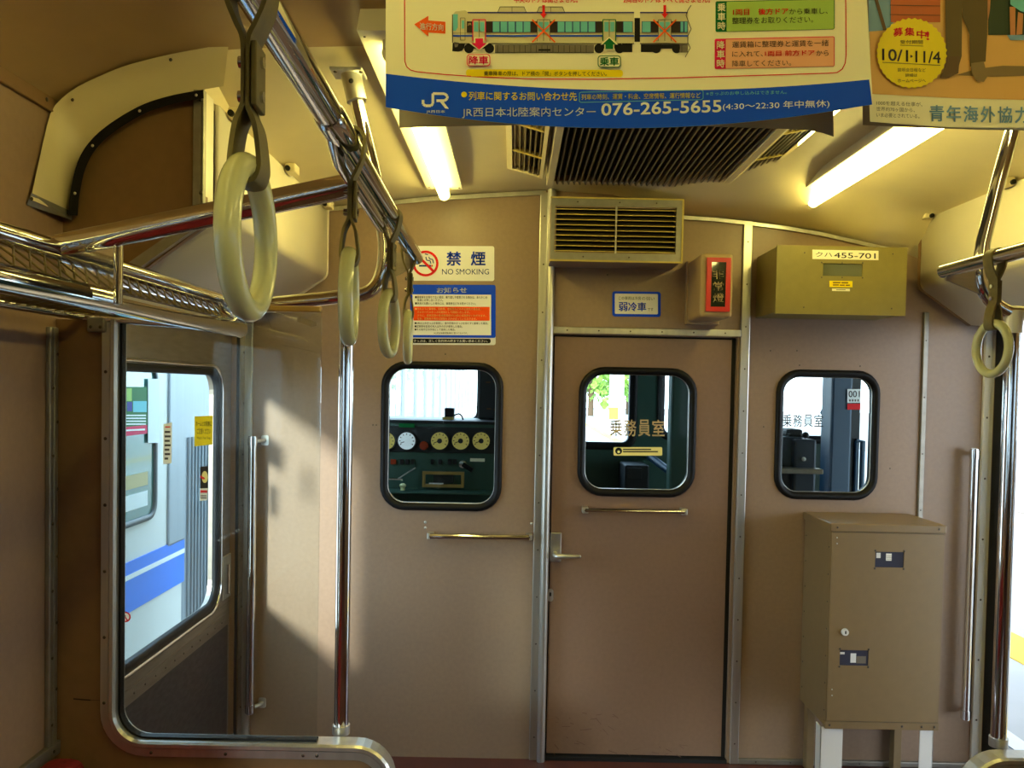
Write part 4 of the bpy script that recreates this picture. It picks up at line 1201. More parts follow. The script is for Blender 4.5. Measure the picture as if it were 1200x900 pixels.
dr_(561.5, 'i_pink'); dr_(637, 'i_dark'); dr_(714, 'i_green'); dr_(779, 'i_dark')
sh.text('JR', 548, 27, 552.5, 30, M['i_gold'], 3, bold=.03)
for (a, e_) in ((583, 617), (629, 662)):
    sh.poly([(a, 15), (a + 3, 8), (e_ - 3, 8), (e_, 15)], M['i_train'], 1); sh.line([(a, 15), (a + 3, 8), (e_ - 3, 8), (e_, 15)], .6, M['i_dark'], 2); sh.line([((a + e_) / 2, 8), ((a + e_) / 2, 15)], .5, M['i_dark'], 2)
for x in (637, 779):
    sh.line([(x - 13.5, 23), (x + 13.5, 49.5)], 1.8, M['i_orange'], 6); sh.line([(x + 13.5, 23), (x - 13.5, 49.5)], 1.8, M['i_orange'], 6)
    sh.poly([(x - 1.6, 6), (x + 1.6, 6), (x + 1.6, 16), (x + 4, 16), (x, 21.5), (x - 4, 16), (x - 1.6, 16)], M['i_red'], 6)
for (a, e_) in ((580, 696), (796, 806)):
    sh.rect(a, 52.5, e_, 61.5, M['i_grey'], 1)
    for k in range(int((e_ - a) / 6.5)): sh.line([(a + 6.5 * k + 3, 52.5), (a + 6.5 * k + 3, 61.5)], .6, M['i_dark'], 2)
sh.rect(580, 61.2, 696, 62, M['i_black'], 2); sh.rect(631, 57.5, 645, 59.5, M['i_black'], 2)
sh.poly([(530.5, 50), (545, 51.5), (544, 56), (541.5, 59.5), (537, 60.5), (530, 60)], M['i_black'], 1); sh.poly([(532, 49), (538, 50), (536, 55), (533, 55.5)], M['i_grey'], 2)
for c_ in (561.5, 714, 781):
    sh.poly([(c_ - 14, 51.5), (c_ + 14, 51.5), (c_ + 10, 57), (c_ - 10, 57)], M['i_black'], 1)
    for s in (-12, 12): sh.disc(c_ + s, 56.8, 5.6, M['i_black'], 1)
for (a, e_) in ((729, 741), (751, 766)): sh.rect(a, 51.5, e_, 61, M['i_black'], 1)
sh.line([(810, 6), (806, 12), (804, 18), (807, 26), (810, 34), (806, 42), (806, 50), (809, 56), (803, 67)], .8, M['i_dark'], 3)
def arrow(x, up, mt):
    q = [(x - 4.5, 45), (x + 4.5, 45), (x + 4.5, 50.5), (x + 9, 50.5), (x, 58), (x - 9, 50.5), (x - 4.5, 50.5)] if not up else [(x - 4.5, 57.5), (x + 4.5, 57.5), (x + 4.5, 52), (x + 8, 52), (x, 44.5), (x - 8, 52), (x - 4.5, 52)]
    cxa, cya = x, 51
    sh.poly([(cxa + (a - cxa) * 1.3, cya + (d - cya) * 1.22) for a, d in q], M['i_paper'], 5); sh.poly(q, M[mt], 6)
arrow(561.5, False, 'i_pink'); arrow(714, True, 'i_green')
def tagbox(x0, y0, x1, y1, s, mt):
    sh.rect(x0, y0, x1, y1, M[mt], 5, r=3.5); sh.rect(x0 + .9, y0 + .9, x1 - .9, y1 - .9, M['i_paper'], 6, r=3)
    w_ = (x1 - x0 - 6) / 2
    for k, ch in enumerate(s): sh.text(ch, x0 + 2.5 + k * (w_ + 1), y0 + 2.2, x0 + 2.5 + k * (w_ + 1) + w_, y1 - 2.2, M[mt], 7, bold=.035)
tagbox(547, 63.5, 574.5, 77.5, '降車', 'i_pink'); tagbox(700.5, 65, 727.5, 79, '乗車', 'i_green')
sh.text('中央のドアは開きません。', 602.5, -3.5, 677, 3.2, M['i_red'], 2, bold=.02); sh.text('2両目のドアはすべて開きません。', 730.5, -3.5, 832, 3.2, M['i_red'], 2, bold=.02)
sh.rect(546, 81, 730, 89.6, M['i_yellow'], 1, r=3.5, slope=.004); sh.text('乗車降車の際は、ドア横の「開」ボタンを押してください。', 567, 83.2, 711, 88.6, M['i_dark'], 2, slope=.004, bold=.01)
# boarding and alighting boxes
for (y0, y1, x0, lab, mt, fill, lines) in (
    (1.5, 37.5, 838.5, '乗車時', 'i_green', 'i_lime', [[('1両目　後方ドア', 859, 10.5, 923.5, 17.8, 'i_red'), ('から乗車し、', 925, 10, 970, 17, 'i_dark')], [('整理券をお取りください。', 858, 20.5, 953, 28.2, 'i_dark')]]),
    (45.5, 81, 837.5, '降車時', 'i_pink', 'i_salmon', [[('運賃箱に整理券と運賃を一緒', 858, 48.6, 971, 56, 'i_dark')], [('に入れて、', 858, 60, 894, 66.8, 'i_dark'), ('1両目 前方ドア', 896.5, 59.5, 954.5, 65.8, 'i_red'), ('から', 956.5, 59, 971, 65.5, 'i_dark')], [('降車してください。', 858, 71, 927, 78.2, 'i_dark')]])):
    x1 = 978
    sh.rect(x0, y0, x1, y1, M[mt], 1, r=2, slope=-.022); sh.rect(x0 + 13, y0 + .7, x1 - .8, y1 - .7, M[fill], 2, r=1.2, slope=-.022)
    for k, ch in enumerate(lab): sh.text(ch, x0 + 2.6, y0 + 2.6 + k * 10.9, x0 + 11.6, y0 + 11.8 + k * 10.9, M['i_paper'], 3, bold=.03, slope=-.022)
    for ln in lines:
        for (s_, a, c_, d_, e_, mm) in ln: sh.text(s_, a, c_, d_, e_, M[mm], 4, slope=-.018, bold=.028 if mm == 'i_red' else .0)
# foot of the poster: mark, telephone number
sh.line([(495.8, 117), (495.8, 122), (498.5, 123.9), (505, 123.9), (507.3, 121.5), (507.3, 109.6), (521, 109.8), (524.2, 112.5), (524.2, 115.5), (521, 118), (511.5, 118)], 3.1, M['i_white'], 2); sh.poly([(514.5, 118), (518.8, 118), (526, 127.5), (521.6, 127)], M['i_white'], 2)
sh.text('JR西日本', 499.5, 129, 521.5, 133, M['i_white'], 2, bold=.015)
sh.disc(543.8, 110.8, 3.4, M['i_yellow'], 2); sh.text('列車に関するお問い合わせ先', 549.5, 107.3, 676, 117.2, M['i_yellow'], 2, slope=.006, bold=.02)
sh.line([(679, 109), (679, 119), (681, 120), (822, 116.8), (824, 115), (824, 107), (822, 105.5), (681, 108), (679, 109)], .7, M['i_skyblue'], 2)
sh.text('列車の時刻、運賃・料金、空席情報、運行情報など', 681.5, 110.4, 821, 117, M['i_yellow'], 2, slope=-.015, bold=.012); sh.text('※きっぷのお申し込みはできません。', 827.5, 107.5, 922, 112, M['i_skyblue'], 2, slope=-.02)
sh.text('JR西日本北陸案内センター', 541.5, 126, 698, 138.5, M['i_white'], 2, slope=-.004, bold=.005)
sh.text('076-265-5655', 705, 121.5, 845, 135.5, M['i_white'], 2, slope=-.031, bold=.025); sh.text('(4:30〜22:30 年中無休)', 847, 120.5, 972, 130.5, M['i_white'], 2, slope=-.03)
def clip_bar(o, fn, x0, x1, top):
    b = MB(); pts = [fn(x0 + (x1 - x0) * k / 16, top, 0) for k in range(17)]
    b.tube(pts, .006, M['alu'], 8)
    for k in (3, 13): b.tube([pts[k], Vector((pts[k].x, pts[k].y, prof2(pts[k].x - XC)))], .004, M['alu'], 8)
    b.build('clip_bar', o)
def hang(o, fn, x0, x1, top, *a):
    clip_bar(o, fn, x0, x1, top); tag(o, *a)
hang(mb.build('hanging_poster'), fn, 452, 1011, TOPY, 'large cream railway guide poster with blue band hanging from the ceiling', 'poster', 'hanging posters')
# reverse of the poster behind it
fn2 = sheet_fn(.965, .03, 720, 260)
b2 = cv3(150, 466, 146.5, 640, 152, 940)
mb = MB(); base_sheet(mb, fn2, lambda t: 462 + 6 * t, lambda t: 972 + 5 * t, TOPY + 30, lambda x: b2(x) + (max(0, x - 940) / 35) ** 2 * 6, M['i_backgrey'], M['i_paper'])
hang(mb.build('hanging_poster'), fn2, 462, 972, TOPY + 30, 'grey backed poster hanging behind the railway guide poster', 'poster', 'hanging posters')
# the second advertisement
fn3 = sheet_fn(.885, .03, 1180, 190)
b3 = cv3(142.5, 1018, 149, 1110, 151, 1340)
mb = MB(); base_sheet(mb, fn3, lambda t: 1016 + 3.5 * t, lambda t: 1330, TOPY, b3, M['i_paper'], M['i_backgrey'])
sh = Sheet(fn3, strip=24, mb=mb)
sh.poly([(1016.5, -60), (1330, -60), (1330, 120), (1200, 117), (1120, 115), (1021, 110)], M['i_sand'], 1)
sh.poly([(1017, -60), (1060, -60), (1060, 10), (1040, 35), (1018, 37)], M['i_fade'], 2); sh.line([(1024, -10), (1037, 35)], 4, M['i_brown'], 3)
sh.poly([(1043, -60), (1102, -60), (1102, 26), (1044, 26)], M['i_crate'], 3)
for y in (-6, 6, 17): sh.line([(1043, y), (1102, y + 1)], .8, M['i_brown'], 4)
sh.poly([(1158, -60), (1330, -60), (1330, 41), (1158, 41)], M['i_darkgreen'], 2)
sh.poly([(1152, -60), (1164, -60), (1160, 12), (1158, 24), (1153, 20), (1154, 5)], M['i_skin'], 3)
sh.poly([(1183, 8), (1190, 8), (1190, 41), (1184, 41)], M['i_skin'], 4); sh.poly([(1193, 14), (1199, 16), (1198, 40), (1191, 41)], M['i_skin'], 4); sh.poly([(1180, 41), (1200, 41), (1200, 47), (1184, 47)], M['i_fade'], 4)
sh.poly([(1182, -60), (1212, -60), (1212, 18), (1196, 13), (1184, 5)], M['i_skyblue'], 5)
sh.poly([(1140, 82), (1150, 80), (1175, 77), (1230, 78), (1230, 88), (1160, 90), (1120, 88)], M['i_shadow'], 2)
sh.poly([(1107, -60), (1128, -60), (1127, 66), (1124, 76), (1109, 74), (1108, 40)], M['i_trouser'], 5); sh.poly([(1124, -60), (1158, -60), (1157, 40), (1155, 72), (1137, 78), (1136, 40), (1128, 20)], M['i_trouser'], 5)
sh.poly([(1110, 66), (1125, 66), (1123, 86), (1112, 91), (1101, 91), (1105, 84)], M['i_brown'], 6); sh.poly([(1138, 74), (1153, 72), (1157, 90), (1153, 96), (1144, 95), (1138, 84)], M['i_shadow'], 6)
sh.poly([(1018.5, 112), (1120, 117), (1230, 120), (1330, 121), (1330, 151), (1200, 150), (1110, 149), (1019.5, 142.5)], M['i_paper'], 6)
# badge with scalloped edge
q = []
for k in range(72):
    a = 2 * math.pi * k / 72; r = 41.5 if k % 2 else 39.8; q.append((1068.5 + r * math.cos(a), 62.3 + r * math.sin(a)))
sh.poly(q, M['i_yellow'], 7)
for k, (ch, x, y) in enumerate((('募', 1047, 33.5), ('集', 1060.5, 32.3), ('中', 1074.5, 35), ('!', 1086, 37))): sh.text(ch, x, y, x + (11 if ch != '!' else 2.6), y + 9.5, M['i_red'], 8, bold=.03, slope=(-.15, 0, .1, .1)[k])
sh.text('受付期間', 1055, 47, 1081.5, 51.5, M['i_dark'], 8); sh.line([(1055, 53), (1082, 54)], .5, M['i_dark'], 8)
sh.text('10/1', 1034, 57, 1064, 70.5, M['i_dark'], 8, bold=.02, slope=.06); sh.poly([(1067, 64), (1067, 68), (1070, 66)], M['i_dark'], 8); sh.text('11/4', 1073, 59.5, 1102, 73, M['i_dark'], 8, bold=.02, slope=.04)
sh.line([(1034, 73), (1102, 76.5)], .6, M['i_dark'], 8)
sh.text('説明会日程など', 1052, 79.5, 1085, 84, M['i_dark'], 8, slope=.01); sh.text('詳細は', 1061, 86, 1075, 90, M['i_dark'], 8); sh.text('ホームページへ', 1052, 92.5, 1085, 96.5, M['i_dark'], 8)
for k, (s_, e_) in enumerate((('1000を超える仕事が、', 1081), ('世界約70ヶ国から、', 1072), ('いま必要とされている。', 1077.5))): sh.text(s_, 1027, 118 + 7 * k, e_, 123 + 7 * k, M['i_grey'], 8, slope=.035)
for k, ch in enumerate('青年海外協力隊'): sh.text(ch, 1089.5 + 20 * k, 123.5 + .4 * k, 1106 + 20 * k, 142 + .4 * k, M['i_fade2'] if 'i_fade2' in M else M['i_fade'], 8, bold=.03)
hang(mb.build('hanging_poster'), fn3, 1016, 1330, TOPY, 'advertising poster with yellow scalloped badge and a pair of brown trousered legs', 'poster', 'hanging posters')
fn4 = sheet_fn(.96, .02, 1180, 190)
mb = MB(); base_sheet(mb, fn4, lambda t: 1009 + 2 * t, lambda t: 1320, TOPY + 30, cv3(146.5, 1010, 151.5, 1130, 153, 1330), M['i_backgrey'], M['i_paper'])
hang(mb.build('hanging_poster'), fn4, 1009, 1320, TOPY + 30, 'grey backed poster hanging behind the advertising poster with the badge', 'poster', 'hanging posters')

# ------------------------------------------------------------------ crew cab
M['eqgrey'] = mat('equipment_grey', (48, 62, 78), .5)
CF = 4.72                                   # inner face of the cab front
def cxr(x0, y0, x1, y1, Y=CF): 
    a, c_ = P(x0, y0, Y), P(x1, y1, Y); return a.x, c_.x, c_.z, a.z
b = MB()
wl = (-1.0, P(562, 460, CF).x, P(520, 493, CF).z, 1.95); wc = (P(590, 460, CF).x, P(741, 470, CF).x, P(700, 521, CF).z, 1.95); wr = (P(776, 470, CF).x, XR - .03, 1.22, 1.95)
b.plate([(XL - .1, -.3), (XR + .1, -.3), (XR + .1, 2.46), (XL - .1, 2.46)], [rrpts((q[0] + q[1]) / 2, (q[2] + q[3]) / 2, q[1] - q[0], q[3] - q[2], .06) for q in (wl, wc, wr)], xz, CF, CF + .06, M['cab_green'])
for q in (wl, wc, wr): gasket(b, ((q[0] + q[1]) / 2, (q[2] + q[3]) / 2, q[1] - q[0] + .01, q[3] - q[2] + .01, .06), [(-.02, CF - .004), (.02, CF - .012), (.025, CF), (-.02, CF + .06)], M['rubber'])
struct(b.build('wall_cab_front'), 'dark green front wall of the crew cab with windscreens')
b = MB(); b.box(XL - .1, XL, BY + .035, CF, -.1, 1.05, M['cab_green']); b.box(XL - .1, XL, BY + .035, CF, 1.95, 2.46, M['cab_green']); b.box(XL - .1, XL, BY + .035, 3.45, 1.05, 1.95, M['cab_green']); b.box(XL - .1, XL, 4.3, CF, 1.05, 1.95, M['cab_green']); struct(b.build('wall_cab_left'))
b = MB(); ry0, ry1 = PX(1008, 500, XR).y, CF
b.box(XR, XR + .02, 4.50, CF, -.1, 2.46, M['cab_teal']); b.box(XR, XR + .1, BY + .035, 3.42, -.1, 2.46, M['cab_teal']); b.box(XR, XR + .1, 3.42, 4.50, 2.0, 2.46, M['cab_teal']); struct(b.build('wall_cab_right'))
# driving desk
KY = 4.12
t = thing('driving_desk', (-.55, KY, 0), 'dark green driving desk with round gauges behind the bulkhead window', 'desk')
k0, k1, kz0, kz1 = cxr(420, 492, 606, 640, KY)
b = MB(); b.box(XL + .02, k1, KY, CF - .02, 0, kz1, M['cab_green'], .01); b.box(XL + .02, k1 + .005, KY - .004, KY + .2, kz1 - .012, kz1 + .004, M['cab_dark'], .004)
g0, g1, gz0_, gz1_ = cxr(450, 499, 592, 532, KY); b.box(g0 - .1, g1 - .03, KY - .006, KY, gz0_, gz1_, M['cab_dark'], .003)
s0_, s1_, sz0_, sz1_ = cxr(440, 572, 590, 577, KY); b.box(s0_ - .1, s1_ - .02, KY - .14, KY, sz0_, sz1_ , M['cab_green'], .004); b.build('body', t)
def gauge(px, r, face, label=None):
    c_ = P(px, 516.5, KY - .006); R_ = r * KY / F
    b = MB(); b.tube([(c_.x, KY - .006, c_.z), (c_.x, KY - .02, c_.z)], R_ * 1.08, M['cab_dark'], 24)
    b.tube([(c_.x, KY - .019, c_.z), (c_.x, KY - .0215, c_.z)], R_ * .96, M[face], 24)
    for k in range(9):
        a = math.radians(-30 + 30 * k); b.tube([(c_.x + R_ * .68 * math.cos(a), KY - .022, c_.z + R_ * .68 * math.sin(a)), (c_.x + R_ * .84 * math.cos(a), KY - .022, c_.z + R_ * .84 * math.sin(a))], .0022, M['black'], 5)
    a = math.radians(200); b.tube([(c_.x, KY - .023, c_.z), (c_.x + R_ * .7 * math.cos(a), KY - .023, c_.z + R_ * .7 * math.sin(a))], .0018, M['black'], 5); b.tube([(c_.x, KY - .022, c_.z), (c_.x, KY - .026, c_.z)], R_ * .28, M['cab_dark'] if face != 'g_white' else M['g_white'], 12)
    o_ = b.build('gauge', t)
    if label: o_['label'] = label
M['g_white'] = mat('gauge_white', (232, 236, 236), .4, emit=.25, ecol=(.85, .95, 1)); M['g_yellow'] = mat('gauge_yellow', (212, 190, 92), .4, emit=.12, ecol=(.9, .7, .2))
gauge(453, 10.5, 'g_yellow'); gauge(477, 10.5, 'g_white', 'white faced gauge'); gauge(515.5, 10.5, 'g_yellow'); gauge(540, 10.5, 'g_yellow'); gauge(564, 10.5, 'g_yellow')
M['amber'] = mat('amber_lens', (150, 50, 20), .2)
b = MB(); c_ = P(497, 522, KY - .01); b.tube([(c_.x, KY - .004, c_.z), (c_.x, KY - .022, c_.z)], .022, M['amber'], 16); b.build('warning_lamp', t)
b = MB(); a0_, a1_, az0, az1 = cxr(468, 496, 486, 501, KY); b.box(a0_, a1_, KY - .012, KY - .004, az0, az1, M['i_green']); b.build('green_label', t)
b = MB()
for (x0_, x1_, mm) in ((458, 464.5, 'amber'), (469, 473, 'black'), (475.5, 479.5, 'black'), (482, 485.5, 'black'), (505, 508, 'black'), (514, 517.5, 'black'), (525, 529, 'black'), (531, 535, 'black')):
    b = MB(); a0_, a1_, az0, az1 = cxr(x0_, 538, x1_, 544, KY); b.box(a0_, a1_, KY - .012, KY, az0, az1, M[mm], .002); b.build('switch', t)
b = MB(); a0_, a1_, az0, az1 = cxr(551, 537, 568, 541, KY); b.box(a0_, a1_, KY - .006, KY, az0, az1, M['i_paper']); b.build('white_label', t)
b = MB(); f_ = wrect(495, 552.5, 544, 571, KY - .03); ii = (f_[0], f_[1], f_[2] - .03, f_[3] - .03)
b.plate(rect4(f_), [rect4(ii)], xz, KY - .04, KY - .02, M['brass']); b.box(f_[0] - .05, f_[0] + .05, KY - .022, KY, f_[1] - .02, f_[1] + .02, M['cab_dark']); b.box(ii[0] - ii[2] * .4, ii[0], KY - .03, KY - .024, ii[1] - ii[3] / 2, ii[1] - ii[3] / 2 + .006, M['i_white']); b.build('card_holder', t)
b = MB(); c_ = P(543, 543, KY); b.tube([(c_.x, KY, c_.z), (c_.x, KY - .05, c_.z)], .02, M['chrome'], 14); b.tube([(c_.x, KY - .05, c_.z), (c_.x + .05, KY - .06, c_.z - .03)], .012, M['rubber'], 10); b.build('key_switch', t)
b = MB(); c_ = P(472, 570, KY - .08); b.tube([(c_.x, c_.y, c_.z - .02), (c_.x, c_.y, c_.z)], .012, M['ring'], 12); b.sph(c_ + Vector((0, 0, .004)), .018, M['ring'], sz=.7); b.build('white_knob', t)
b = MB(); c_ = P(465, 562, KY - .08); b.tube([c_ + Vector((-.04, 0, .0)), c_ + Vector((.03, 0, .0))], .006, M['chrome'], 8); c2 = P(487, 548, KY - .03); b.tube([c_, c2], .004, M['alu'], 8); b.build('brake_lever', t)
b = MB(); d0, d1, dz0, dz1 = cxr(521, 478, 531.5, 493, 4.25); dz0 = kz1 + .005; b.box(d0, d1, 4.25, 4.32, dz0, dz1, M['rubber'], .006); b.box(d0 - .01, d1 + .0, 4.245, 4.325, dz0, dz0 + .014, M['yellowed'])
b.tube(bezier((d1, 4.28, dz0 + .02), (d1 + .04, 4.28, dz0 + .05), (d1 + .05, 4.28, dz0 - .01), 6), .004, M['rubber'], 8)
tag(b.build('radio_unit'), 'small black unit standing on the driving desk', 'radio unit')
# tall cabinets and posts inside the cab
b = MB(); q = cxr(561, 420, 588, 600, 4.35); b.box(q[0], q[1] + .06, 4.35, 4.6, kz1 + .006, 2.3, M['cab_dark'], .01)
for (y0_, px) in ((448, 572), (447, 580), (479, 573), (480, 581)): c_ = P(px, y0_, 4.349); b.box(c_.x - .012, c_.x + .012, 4.345, 4.35, c_.z - .004, c_.z + .004, M['i_brown'])
tag(b.build('control_cabinet'), 'tall black control cabinet in the cab beside the driving desk', 'cabinet')
b = MB(); q = cxr(788, 420, 812, 600, 4.2); b.box(q[0], q[1] + .05, 4.2, 4.3, 0, 2.3, M['cab_green'], .015); tag(b.build('cab_locker'), 'tall dark green locker seen at the edge of the crew door window', 'locker')
b = MB(); q = cxr(733, 520, 760, 600, 4.45); b.box(q[0], q[1], 4.45, 4.7, 0, P(740, 545, 4.45).z, M['cab_dark'], .01); q2 = cxr(735, 548, 752, 562, 4.44); b.box(q2[0], q2[1], 4.44, 4.45, q2[2], q2[3], M['cab_dark'], .003)
tag(b.build('cab_console'), 'low dark console in the cab seen through the crew door window', 'console')
b = MB(); q0_, q1_ = P(764, 537, 4.6), P(787, 554, 4.42); b.tube([q0_, q1_], .022, M['cab_teal'], 10); b.tube([q0_, (q0_.x, 4.7, q0_.z)], .02, M['cab_teal'], 10); b.tube([q1_, (q1_.x, q1_.y, 0)], .02, M['cab_dark'], 10); tag(b.build('cab_rail'), 'blue painted rail in the cab behind the crew door window', 'rail')
# things seen through the window above the fare cabinet
t = thing('brake_equipment', (1.5, 3.9, 0), 'dark blue grey equipment blocks in the cab corner behind the window above the cabinet', 'equipment')
b = MB(); q = cxr(904, 512, 938, 640, 3.8); b.box(q[0], q[1], 3.8, 4.05, 0, q[3], M['eqgrey'], .01); q = cxr(922, 503, 941, 512, 3.85); b.box(q[0], q[1], 3.85, 4.0, q[2], q[3], M['cab_dark'], .01); b.build('tall_block', t)
b = MB(); q = cxr(932, 515, 955, 640, 3.75); b.box(q[0], q[1], 3.76, 4.0, 0, q[3], M['eqgrey'], .012); c_ = P(942, 538, 3.755); b.sph(c_, .01, M['i_white']); c_ = P(944, 510, 3.8); b.sph(c_, .016, M['cab_dark']); b.build('low_block', t)
b = MB(); q = cxr(914, 549, 965, 556, 3.7); b.box(q[0], q[1], 3.7, 3.9, q[2], q[3], M['alu_dull'], .004); b.build('shelf', t)
b = MB(); q = cxr(977, 400, 1010, 600, 4.25); b.box(q[0], q[0] + .11, 4.25, 4.4, -.1, 2.3, M['cab_teal'], .012); b.box(q[0] + .09, q[1], 4.3, 4.42, -.1, 2.3, M['cab_dark'], .008); struct(b.build('trim_13'), 'blue green door post of the cab')
sh = Sheet(lambda px, py, l: P(px, py, 4.24 - l))
sh.rect(993, 456, 1008.5, 472, M['i_white'], 0); sh.text('001', 994.5, 458, 1007.5, 465.5, M['i_dark'], 2, bold=.01); sh.rect(993, 473, 1008.5, 480, M['i_red'], 0)
for k in range(4): sh.rect(995 + 3.2 * k, 468, 997 + 3.2 * k, 470.5, M['i_grey'], 1)
tag(sh.mb.build('number_card'), 'white and red number card on the blue green cab door post', 'card')
b = MB(); m0, m1 = P(968, 483, 4.9), P(976, 490, 4.85); b.tube([m0, m1, P(978, 520, 4.8)], [.03, .012, .012], M['cab_teal'], 10); b.sph(m0, .032, M['cab_teal'], sx=1.1, sz=.8)
tag(b.build('wing_mirror'), 'small dark mirror on a bent arm outside the cab', 'mirror')
b = MB(); q = cxr(1003, 516, 1012, 600, 4.0); 
b.tube([P(1003, 517, 4.29), P(1011, 517, 4.29), P(1009, 590, 4.29)], .014, M['cab_teal'], 10); b.tube([P(1003.5, 517, 4.29), P(1001.5, 590, 4.29)], .010, M['cab_teal'], 10); tag(b.build('cab_door_handle'), 'upright grab handle by the cab door', 'handle')

# ------------------------------------------------------------------ outside: neighbouring train
TX = -1.95
M['train_body'] = mat('train_white', (228, 224, 218), .35, vary=.03, scale=3); M['train_blue'] = mat('train_blue', (6, 120, 236), .35); M['train_steel'] = mat('train_steel', (150, 158, 166), .35, .3, vary=.06, scale=4, stretch=(1, 8, .3))
M['train_dark'] = mat('train_window_frame', (40, 58, 66), .4); M['train_glass'] = mat('train_window_glass', (66, 122, 116), .12, coat=.8); M['sill'] = mat('tan_sill', (196, 176, 120), .5)  # the sill has one even tan base colour
t = thing('train', (TX - .4, 6, -1.1), 'white train with a blue stripe standing on the next track', 'train')
b = MB(); b.box(TX - 2.6, TX, 3.0, 4.95, -.35, 2.15, M['train_body'], .06, 3); b.box(TX - 2.55, TX + .004, 4.72, 40, -.35, 2.15, M['train_steel'], .05, 3)
b.box(TX - .002, TX + .012, 4.55, 4.78, .55, 1.95, M['train_steel'], .01); b.build('body', t)
b = MB(); b.box(TX, TX + .006, 3.04, 4.78, .30, .56, M['train_blue']); b.build('stripe', t)
b = MB(); b.box(TX, TX + .008, 3.04, 4.78, .47, .495, M['i_white']); b.build('white_line', t)
for (yc, wd_) in ((3.75, 1.3),):
    b = MB(); gasket(b, (yc, 1.16, wd_, .84, .09), [(-.03, TX), (-.03, TX + .012), (0, TX + .012), (.006, TX)], M['train_dark'], yz)
    b.plate(rrpts(yc, 1.16, wd_ - .03, .81, .08), [], yz, TX - .001, TX + .002, M['train_glass'])
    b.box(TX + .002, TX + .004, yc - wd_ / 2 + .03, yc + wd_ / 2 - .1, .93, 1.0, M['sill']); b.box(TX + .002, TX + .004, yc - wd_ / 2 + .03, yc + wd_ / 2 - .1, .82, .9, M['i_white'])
    b.build('window', t)
b = MB()
for k in range(9): b.tube([(TX + .008, 4.83 + .05 * k, -.3), (TX + .008, 4.83 + .05 * k, 1.15)], .012, M['train_steel'], 6)
for k in range(19):
    y = 6.2 + 1.75 * k; b.plate(rrpts(y, 1.5, 1.35, 1.0, .06), [], yz, TX + .004, TX + .01, M['train_glass']); b.box(TX + .004, TX + .05, y + .78, y + .95, -.3, 2.15, M['train_body']); b.box(TX + .01, TX + .016, y - .03, y + .03, 1.0, 2.0, M['train_body'])
b.box(TX + .004, TX + .012, 5.3, 40, .35, .7, M['train_body'])
b.build('corrugation', t)
b = MB(); b.box(TX - 2.3, TX - .2, 3.4, 39, -1.05, -.35, M['cab_dark']); b.build('underframe', t)
# advertisement seen in its window
sh = Sheet(lambda px, py, l: PX(px, py, TX + .0125 + l))
sh.rect(140, 453.5, 172.5, 506, M['i_greenad'] if 'i_greenad' in M else M['i_green'], 1); sh.rect(148.5, 455, 154.5, 470, M['i_lime'], 2); sh.rect(149, 471, 155, 482, M['i_navy'], 2); sh.rect(156, 470, 172, 483, M['i_skyblue'], 2)
for k in range(4): sh.rect(146, 486 + 3.4 * k, 171, 487.6 + 3.4 * k, M['i_white'], 2)
sh.poly([(140, 501), (172.5, 498), (172.5, 508), (140, 512)], M['i_pink'], 2); sh.rect(146, 503.5, 170, 505.5, M['i_white'], 3, slope=-.05)
sh.poly([(173.5, 444), (187, 444), (187, 519), (173.5, 519)], M['i_white'], 1)
tag(sh.mb.build('window_advert'), 'bright green and pink advert in the window of the neighbouring train', 'advert')
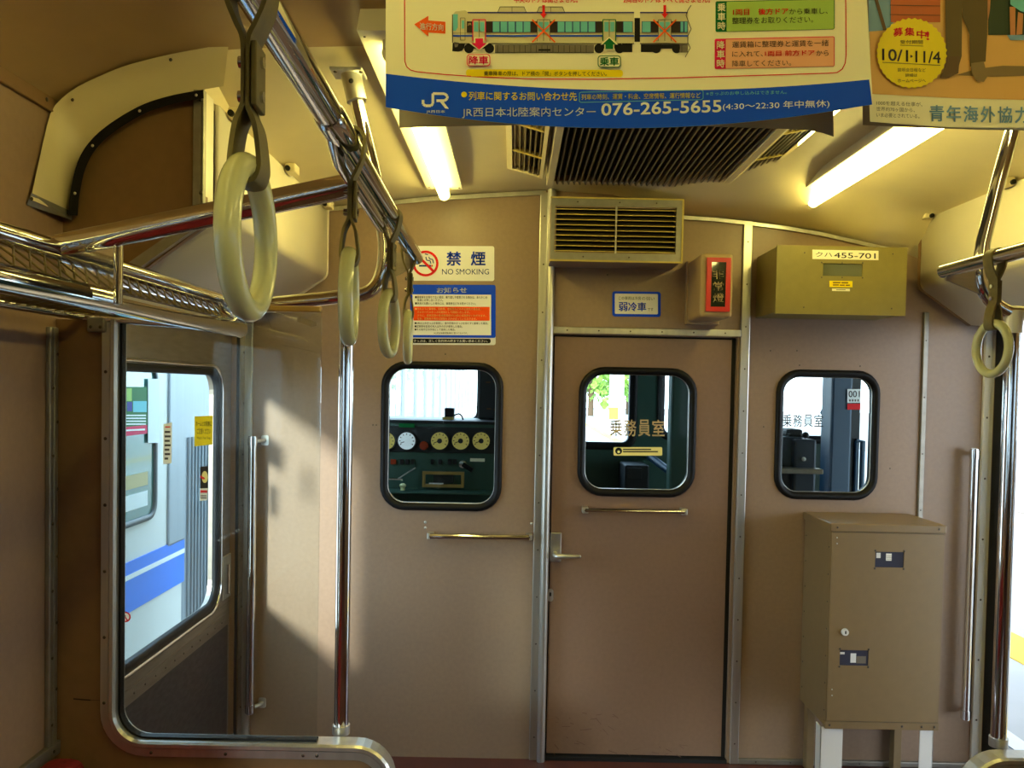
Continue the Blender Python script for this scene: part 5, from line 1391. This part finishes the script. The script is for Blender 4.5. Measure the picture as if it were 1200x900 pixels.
# ground, tracks and platform
M['ballast'] = mat('ballast', (150, 140, 128), .9, vary=.3, scale=30); M['concrete'] = mat('platform_concrete', (196, 192, 186), .85, vary=.08, scale=2); M['tactile'] = mat('tactile_yellow', (236, 190, 60), .7)
b = MB(); b.box(-60, 60, -30, 120, -1.3, -1.2, M['ballast']); struct(b.build('ground'), 'ballast and ground around the tracks')
b = MB(); b.box(2.02, 9, -20, 60, -1.2, .05, M['concrete'], .02); b.box(2.75, 3.05, -20, 60, .05, .056, M['tactile']); b.box(2.05, 2.14, -20, 60, .05, .055, M['i_white'])
struct(b.build('platform'), 'concrete station platform with yellow tactile strip')
b = MB(); b.box(2.35, 9.2, -20, 20, 3.3, 3.45, M['white']); struct(b.build('sky_block_canopy'), 'added canopy roof that keeps sky light off the platform side')  # out of view, added to block sky light from the platform side
for (x, y) in ((3.3, 26), (3.9, 22.5), (4.0, 33), (6.5, 16), (6.5, 10), (6.5, 4)):
    b = MB(); b.box(x - .16, x + .16, y - .16, y + .16, .05, 4.0, M['white'], .02); b.box(x - .2, x + .2, y - .2, y + .2, .05, .5, M['concrete'], .02)
    tag(b.build('platform_post'), 'white canopy post standing on the platform', 'post', 'canopy posts on the platform')
b = MB(); c_ = P(719, 485, 24); b.tube([(c_.x, 24, .05), (c_.x, 24, c_.z)], .04, M['white'], 8); b.box(c_.x - .14, c_.x + .14, 23.95, 24.0, c_.z - .16, c_.z + .2, M['tactile'], .02); tag(b.build('platform_sign'), 'small yellow sign on a pole on the platform', 'sign')
M['leaf'] = mat('leaves', (128, 164, 66), .7, vary=.4, scale=6); M['bark'] = mat('bark', (90, 70, 50), .9)
for (px, py, y, s) in ((693, 446, 44, 1.4), (716, 444, 58, 2.0), (737, 450, 48, 1.1), (660, 438, 72, 2.2)):
    c_ = P(px, py, y); t = thing('tree', (c_.x, y, -1.2), 'green tree beyond the end of the platform', 'tree', 'trees beyond the platform')
    b = MB(); b.tube([(c_.x, y, -1.2), (c_.x, y, c_.z)], .16, M['bark'], 8); b.build('trunk', t)
    b = MB()
    for k in range(260):
        a, e_, r = random.uniform(0, 6.283), math.asin(random.uniform(-.8, 1)), s * random.uniform(.6, 1.0)
        p_ = Vector((c_.x + r * math.cos(a) * math.cos(e_), y + r * math.sin(a) * math.cos(e_), c_.z + r * math.sin(e_)))
        d1_, d2_ = Vector((random.uniform(-1, 1), random.uniform(-1, 1), random.uniform(-1, 1))) * .35, Vector((random.uniform(-1, 1), random.uniform(-1, 1), random.uniform(-1, 1))) * .35
        b.add([p_, p_ + d1_, p_ + d1_ + d2_, p_ + d2_], [(0, 1, 2, 3)], M['leaf'])
    b.build('crown', t)
